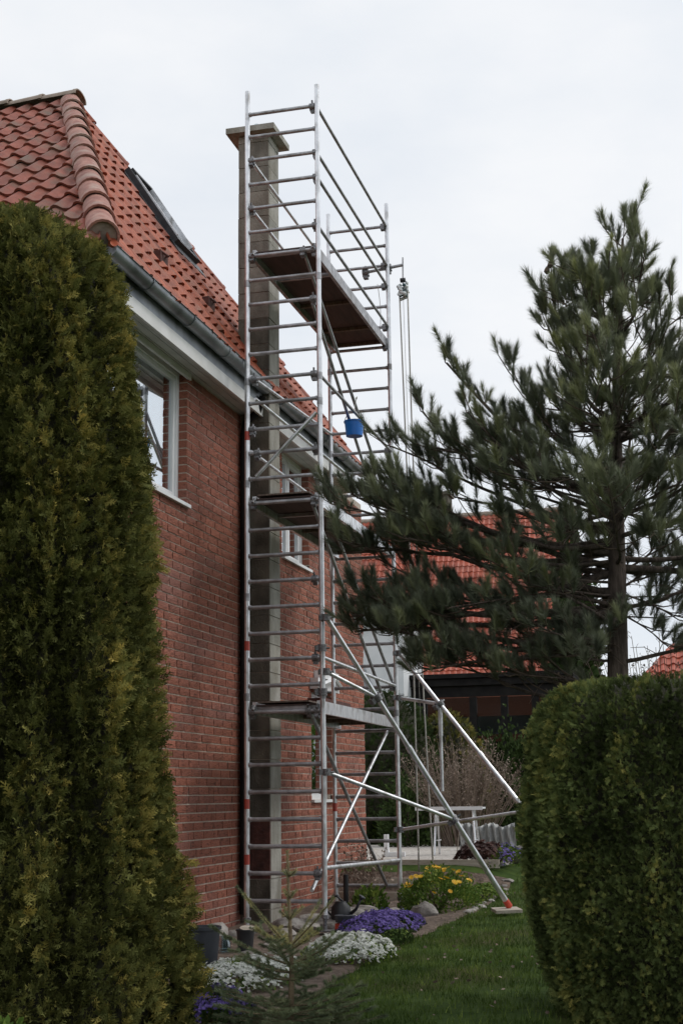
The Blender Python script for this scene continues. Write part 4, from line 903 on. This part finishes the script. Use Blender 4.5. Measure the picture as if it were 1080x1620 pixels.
q = MB(); q.tube([(.07, 0, .05), (.15, -.02, .11), (.20, -.03, .20)], [.02, .014, .012], 8); q.tube([(.20, -.03, .20), (.215, -.033, .225)], [.012, .035], 10); part('spout', q, M['black'], wc, True)
q = MB(); q.tube([(-.08, 0, .04), (-.14, 0, .10), (-.12, 0, .19), (-.04, 0, .23), (.03, 0, .17)], .010, 7); part('handle', q, M['black'], wc, True)
sc_ = thing('garden_shovel', 'dark scoop with red bottom leaning beside the watering can', 'scoop', (-3.38, 12.72, gz(-3.4, 12.7)+.05)); q = MB(); q.box((-.08, -.06, 0), (.09, .07, .05)); part('scoop_base', q, M['red'], sc_); q = lathe([(.001, .055), (.09, .06), (.10, .12), (.07, .125), (.06, .08)], 12); part('scoop_bowl', q, M['pot'], sc_)
# black standpipe on the wall beside the far foot
o = link('wall_pipe', MB().tube([(0, 0, 0), (0, 0, .30)], .028, 10).mesh('wall_pipe', M['black'], tint=False), None, (-4.0, 15.1, gz(-4, 15.1)+.1)); tag(o, 'short black standpipe beside the brick wall', 'pipe')

# step boards, post and terrace things ----------------------------------------------
for (y, z, x0, x1, ll) in ((16.70, .055, -4.55, -3.35, 'lowest pale board edging the garden steps'), (17.06, .185, -4.45, -3.45, 'middle pale board edging the garden steps'), (17.54, .385, -5.0, -2.7, 'top pale board along the front of the gravel terrace')):
    o = link('step_board', MB().box((x0, -.02, -.10), (x1, .02, 0)).mesh('step_board', M['timber']), None, (0, y, z), (0, random.uniform(-.006, .006), 0)); tag(o, ll, 'board', 'pale boards edging the terrace steps')
o = link('white_post', MB().box((-.03, -.03, 0), (.03, .03, .30)).box((.031, -.02, 0), (.26, .04, .06)).mesh('white_post', M['render']), None, (-4.55, 19.4, gz(-4.5, 19.4)+.02)); tag(o, 'short white post with a low foot at the gravel terrace', 'post')
# trestle table
tb = thing('trestle_table', 'light metal trestle on the gravel terrace behind the outrigger', 'trestle', (-3.75, 20.0, gz(-3.75, 20)+.02))
q = MB(); q.box((-.48, -.14, .63), (.48, .14, .655)); q.box((-.48, -.15, .615), (.48, -.13, .665)); part('table_top', q, M['render'], tb)
for x in (-.20, .33):
    for dy in (-.12, .12):
        q = MB(); q.tube([(x, dy*.5, .62), (x+.05*(1 if x > 0 else -.2), dy*1.6, .0)], .016, 8); part('leg', q, M['alu'], tb)
    q = MB(); q.tube([(x+.02, -.15, .2), (x+.02, .15, .2)], .01, 6); part('stretcher', q, M['alu'], tb)
ft = MB(); vs = []; n = 40
for i in range(n+1):
    for j in range(7):
        x = -.05+.85*i/n; vs.append((x, .28+.06*math.sin(i*1.3+.6*j)+.04*noise.noise(Vector((i*.6, j*.8, 0))), -.02+(.40+.03*math.sin(i*.35))*j/6+.05*noise.noise(Vector((i*.5, 3, 0)))*(j/6)))
ft.add(vs, [(i*7+j, (i+1)*7+j, (i+1)*7+j+1, i*7+j+1) for i in range(n) for j in range(6)])
o = link('crumpled_sheet', ft.mesh('crumpled_sheet', M['foil'], True), None, (-3.85, 21.2, gz(-3.8, 21)+.02)); tag(o, 'crumpled silvery sheet standing behind the trestle', 'sheet')
def mod_solid(o, t): md = o.modifiers.new('solid', 'SOLIDIFY'); md.thickness = t
mod_solid(o, .004)
# thin cane with twine
o = link('garden_cane', MB().tube([(0, 0, 0), (.06, 0, .5)], .006, 6).mesh('garden_cane', M['timber'], tint=False), None, (-3.30, 17.9, gz(-3.3, 17.9))); tag(o, 'thin yellow and pale cane at the gravel edge', 'cane')

# bare shrubs ----------------------------------------------------------
def bare_shrub(name, label, cx, cy, rx, ry, h, n, seed, mt='drytwig', lean=.35, r=.006):
    root = thing(name, label, 'bush', (cx, cy, gz(cx, cy))); rd = random.Random(seed); q = MB(); pl = []
    for k in range(n):
        a = rd.uniform(0, 6.28); s = rd.random()**.6; hh = h*rd.uniform(.65, 1.05)*(1-.3*s); b = Vector((rx*.35*s*math.cos(a), ry*.35*s*math.sin(a), 0)); e = Vector((rx*s*math.cos(a), ry*s*math.sin(a), hh))
        m1 = b.lerp(e, .5)+Vector((rd.uniform(-.05, .05), rd.uniform(-.05, .05), hh*.08)); q.tube([b, m1, e], [r, r*.7, r*.35], 4, caps=False, t=rd.random())
        for j in range(9):
            f = rd.uniform(.35, 1); p = b.lerp(m1, f*2) if f < .5 else m1.lerp(e, f*2-1); dd = Vector((rd.uniform(-1, 1), rd.uniform(-1, 1), rd.uniform(.3, 1.2))).normalized()*rd.uniform(.06, .2); q.tube([p, p+dd], [r*.4, r*.2], 3, caps=False, t=rd.random()); pl.append(p+dd); pl.append(p+dd*.6)
    part('twigs', q, M[mt], root, kind='stuff')
    P = np.array([tuple(p) for p in pl]); D = RNG.normal(0, 1, P.shape)+np.array([[0, 0, .6]]); D /= np.linalg.norm(D, axis=1, keepdims=True)
    leafy(P, D, RNG.uniform(.02, .045, len(P)), RNG.uniform(.3, 1, len(P)), M[mt], 'dry_leaves', root)['kind'] = 'stuff'
    return root
bare_shrub('bare_shrub', 'broad brown shrub still without leaves behind the trestle', -4.20, 23.6, 1.15, .8, 1.95, 230, 1)
bare_shrub('bare_shrub', 'small dry shrub at the corner of the brick wall', -4.15, 16.4, .38, .3, .70, 26, 2, r=.005)
bare_shrub('bare_shrub', 'tall bare bushes with reddish twigs behind the pine trunk', -.75, 21.0, 1.9, 1.0, 3.35, 160, 3, 'twig', r=.010)
leafy_bush('pale_green_tuft', 'pale green grassy tuft before the far scaffold foot', -3.72, 15.0,   .20, .3, .26, 'leaf', 1100, .035, 41, up=1.2)
leafy_bush('low_green_plant', 'green ground cover in front of the dark hedge', -5.2, 25.0, 1.5, .5, .35, 'leaf', 2600, .07, 42)
leafy_bush('green_bush', 'green bush behind the far outrigger left of the clipped thuja', -2.6, 24.5, 1.1, .8, 1.25, 'darkleaf', 5000, .07, 43)
leafy_bush('low_green_plant', 'light green ground cover right of the bare brown shrub', -2.9, 22.6, 1.0, .4, .28, 'leaf', 1800, .06, 44)
leafy_bush('green_bush', 'dark green bush standing under the white building', -5.15, 23.6, .5, .5, 1.1, 'darkleaf', 3500, .06, 45)

# background -------------------------------------------------------------
surface_bush('dark_conifer', 'dark evergreen beyond the brick house corner', 'tree', -6.0, 25.5, interp([(0, 1.0), (1.2, 1.05), (2.2, .9), (2.8, .6), (3.1, .1)]), 6000, (.2, 3.1), M['darkleaf'], .13, ridge=.25, seed=51)
surface_bush('dark_conifer', 'dark green conifer between the white building and the conservatory', 'tree', -4.95, 26.2, interp([(0, .7), (1.2, .75), (2.0, .6), (2.5, .4), (2.75, .05)]), 6000, (.2, 2.75), M['thuja'], .10, ridge=.25, seed=52)
leafy_bush('dark_conifer', 'bluish spruce far behind the pine branches beside the tiled roof', -2.95, 31.0, .5, .6, 6.0, 'darkleaf', 6000, .22, 53, 'tree')
leafy_bush('green_bush', 'green shrub by the conservatory glass', -3.9, 27.2, .9, .5, 1.9, 'darkleaf', 4200, .08, 54)
leafy_bush('green_bush', 'green shrub hiding the right end of the conservatory', -2.2, 26.4, 1.3, .7, 2.2, 'leaf', 5200, .09, 55)

# white outbuilding
wb = thing('white_outbuilding', 'white rendered outbuilding with grey gable seen through the scaffold', 'building', (-6.72, 27.8, .5)); 
q = MB(); q.box((-1.6, 0, -.4), (.62, 2.0, 4.25)); wl = part('wall', q, M['render'], wb)
q = MB(); q.add([(-1.8, -.15, 4.2), (.70, -.15, 4.2), (-.5, -.15, 4.75), (-1.8, 2.2, 4.2), (.70, 2.2, 4.2), (-.5, 2.2, 4.75)], [(0, 1, 2), (5, 4, 3), (0, 3, 4, 1), (1, 4, 5, 2), (2, 5, 3, 0)]); part('roof', q, M['greymetal'], wb)
q = MB(); q.add([(-.75, -.01, 2.0), (.35, -.01, 2.0), (-.2, -.01, 3.3), (-.75, -.03, 2.0), (.35, -.03, 2.0), (-.2, -.03, 3.3)], [(0, 1, 2), (5, 4, 3), (0, 3, 4, 1), (1, 4, 5, 2), (2, 5, 3, 0)]); part('grey_panel', q, M['greymetal'], wb)

# neighbour house with red roof
nb = thing('neighbour_house', 'neighbouring house with a bright red pantile roof behind the pine', 'house', (-10, 54, .8))
NO = Vector(nb.location)
SN = 1.42
NX0, NX1, NYE, NYR, NZE, NZR = -11.0*SN, -3.42*SN, 34.4*SN, 38.2*SN, 1.15+2.9*SN, 1.15+7.75*SN
q = MB(); q.box((NX0+.3, NYE+.4, 0), (NX1-.3, 2*NYR-NYE-.4, NZE)); w = part('wall', q, M['brick'], nb); w.location = -NO
nr = MB(); nr.add([(NX0, NYE+.04, NZE-.03), (NX1, NYE+.04, NZE-.03), (NX1, NYR, NZR-.04), (NX0, NYR, NZR-.04), (NX0, 2*NYR-NYE, NZE), (NX1, 2*NYR-NYE, NZE)], [(0, 1, 2, 3), (3, 2, 5, 4), (0, 4, 5, 1), (1, 5, 2), (0, 3, 4)])
nroof = part('roof', nr, M['tile'], nb); nroof.location = -NO
vN = Vector((0, NYR-NYE, NZR-NZE)); LN = vN.length; vN.normalize(); uN = Vector((1, 0, 0)); nN = Vector((0, -vN.z, vN.y))
TW_, EXP_ = TW, EXP
tiles = tile_face(Vector((NX0, NYE, NZE)), uN, vN, nN, lambda v: 0, lambda v: NX1-NX0, LN)
def visN(t):
    X, Y, Z_ = px(t[2]); return (X < 600, -abs(0), Z_+.02*abs(X-700))
M['tileN'] = mat('neighbour_tile', (.33, .060, .030), (.45, .095, .045), rough=.5, scale=6, tint=.18, c3=(.27, .075, .045), s3=1.2)
place_tiles(tiles, nroof, M['tileN'], 300, visN)
caps_p = MB()
for k in range(26):
    x = NX0+k*.42; caps_p.tube([(x, NYR, NZR), (x+.43, NYR, NZR)], [.13, .11], 8)
part('ridge_cap', caps_p, M['capgrey'], nroof)
q = MB(); q.box((-7.62*SN, NYR-.3, NZR-1.0), (-6.95*SN, NYR+.6, NZR+.85)); q.box((-7.68*SN, NYR-.36, NZR+.85), (-6.89*SN, NYR+.66, NZR+.99)); part('chimney', q, M['concrete_dark'], nroof)
q = MB(); q.tube([(NX0, NYE-.06, NZE-.02), (NX1, NYE-.06, NZE-.02)], .08, 8); g = part('gutter', q, M['darktimber'], nb); g.location = -NO
q = MB(); q.box((-11.4, NYE+1.0, 6.75), (-9.9, NYE+1.6, 7.15)); part('roof_ledge', q, M['darktimber'], nroof)
# conservatory in front of it
cv = thing('conservatory', 'dark framed glass conservatory below the red roof', 'conservatory', (-4.9, 28.5, .6))
q = MB(); q.box((-2.4, -.1, 2.78), (2.15, 3.2, 2.92)); q.box((-2.3, -.02, 2.55), (2.1, .04, 2.76)); q.box((-2.4, -.16, 2.93), (2.15, 3.2, 3.02)); part('roof', q, M['darktimber'], cv)
for x in (-2.25, -.95, .08, .72, 1.35, 2.0):
    q = MB(); q.box((x-.07, -.01, -.3), (x+.07, .10, 2.545)); part('post', q, M['darktimber'], cv)
for a, b in zip((-2.25, -.95, .08, .72, 1.35), (-.95, .08, .72, 1.35, 2.0)):
    q = MB(); q.box((a+.075, .03, -.3), (b-.075, .045, 2.54)); part('pane', q, M['glass_dark'], cv)
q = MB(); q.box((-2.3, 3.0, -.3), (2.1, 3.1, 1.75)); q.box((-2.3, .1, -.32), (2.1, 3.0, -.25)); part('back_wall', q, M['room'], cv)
q = MB(); q.box((-.9, 2.7, 1.9), (2.0, 2.75, 2.3)); part('roller_blind', q, M['render'], cv)
q = MB(); q.box((-.3, 1.4, .3), (.6, 1.9, .9)); q.box((1.0, 1.2, .3), (1.6, 1.7, 1.2)); part('bench', q, M['darkbrick'], cv)
# second red roof behind the hedge on the right
sh = thing('far_house', 'low red tiled house roof above the clipped thuja on the right', 'house', (-.2, 30, .8)); SHO = Vector(sh.location)
q = MB(); q.box((-1.7, 30.3, 0), (4, 34, 3.2)); w = part('wall', q, M['render'], sh); w.location = -SHO
q = MB(); q.add([(-1.85, 30, 3.15), (4.2, 30, 3.15), (4.2, 32, 4.35), (-.9, 32, 4.35), (-1.85, 34, 3.15), (4.2, 34, 3.15)], [(0, 1, 2, 3), (3, 2, 5, 4), (0, 4, 5, 1), (1, 5, 2), (0, 3, 4)]); shr = part('roof', q, M['darktimber'], sh); shr.location = -SHO
vS = Vector((0, 2, 1.2)).normalized(); LS = Vector((0, 2, 1.2)).length
tiles = tile_face(Vector((-1.85, 30, 3.18)), Vector((1, 0, 0)), vS, Vector((0, -vS.z, vS.y)), lambda v: v*.41, lambda v: 5.8, LS)
place_tiles(tiles, shr, M['tileN'], 120, kd)
# distant tree line
for k, (x, y, h, w__, ll) in enumerate(((-14, 60, 5.5, 5, 'distant leafy tree left of the red roof'), (-6, 70, 4.5, 6, 'distant tree behind the neighbouring house'), (3, 64, 3.6, 6, 'distant tree beyond the low red house'), (12, 60, 6, 6, 'distant tree far to the right'))):
    leafy_bush('distant_tree', ll, x, y, w__, 3, h, 'darkleaf', 2500, .5, 70+k, 'tree', 'distant trees')
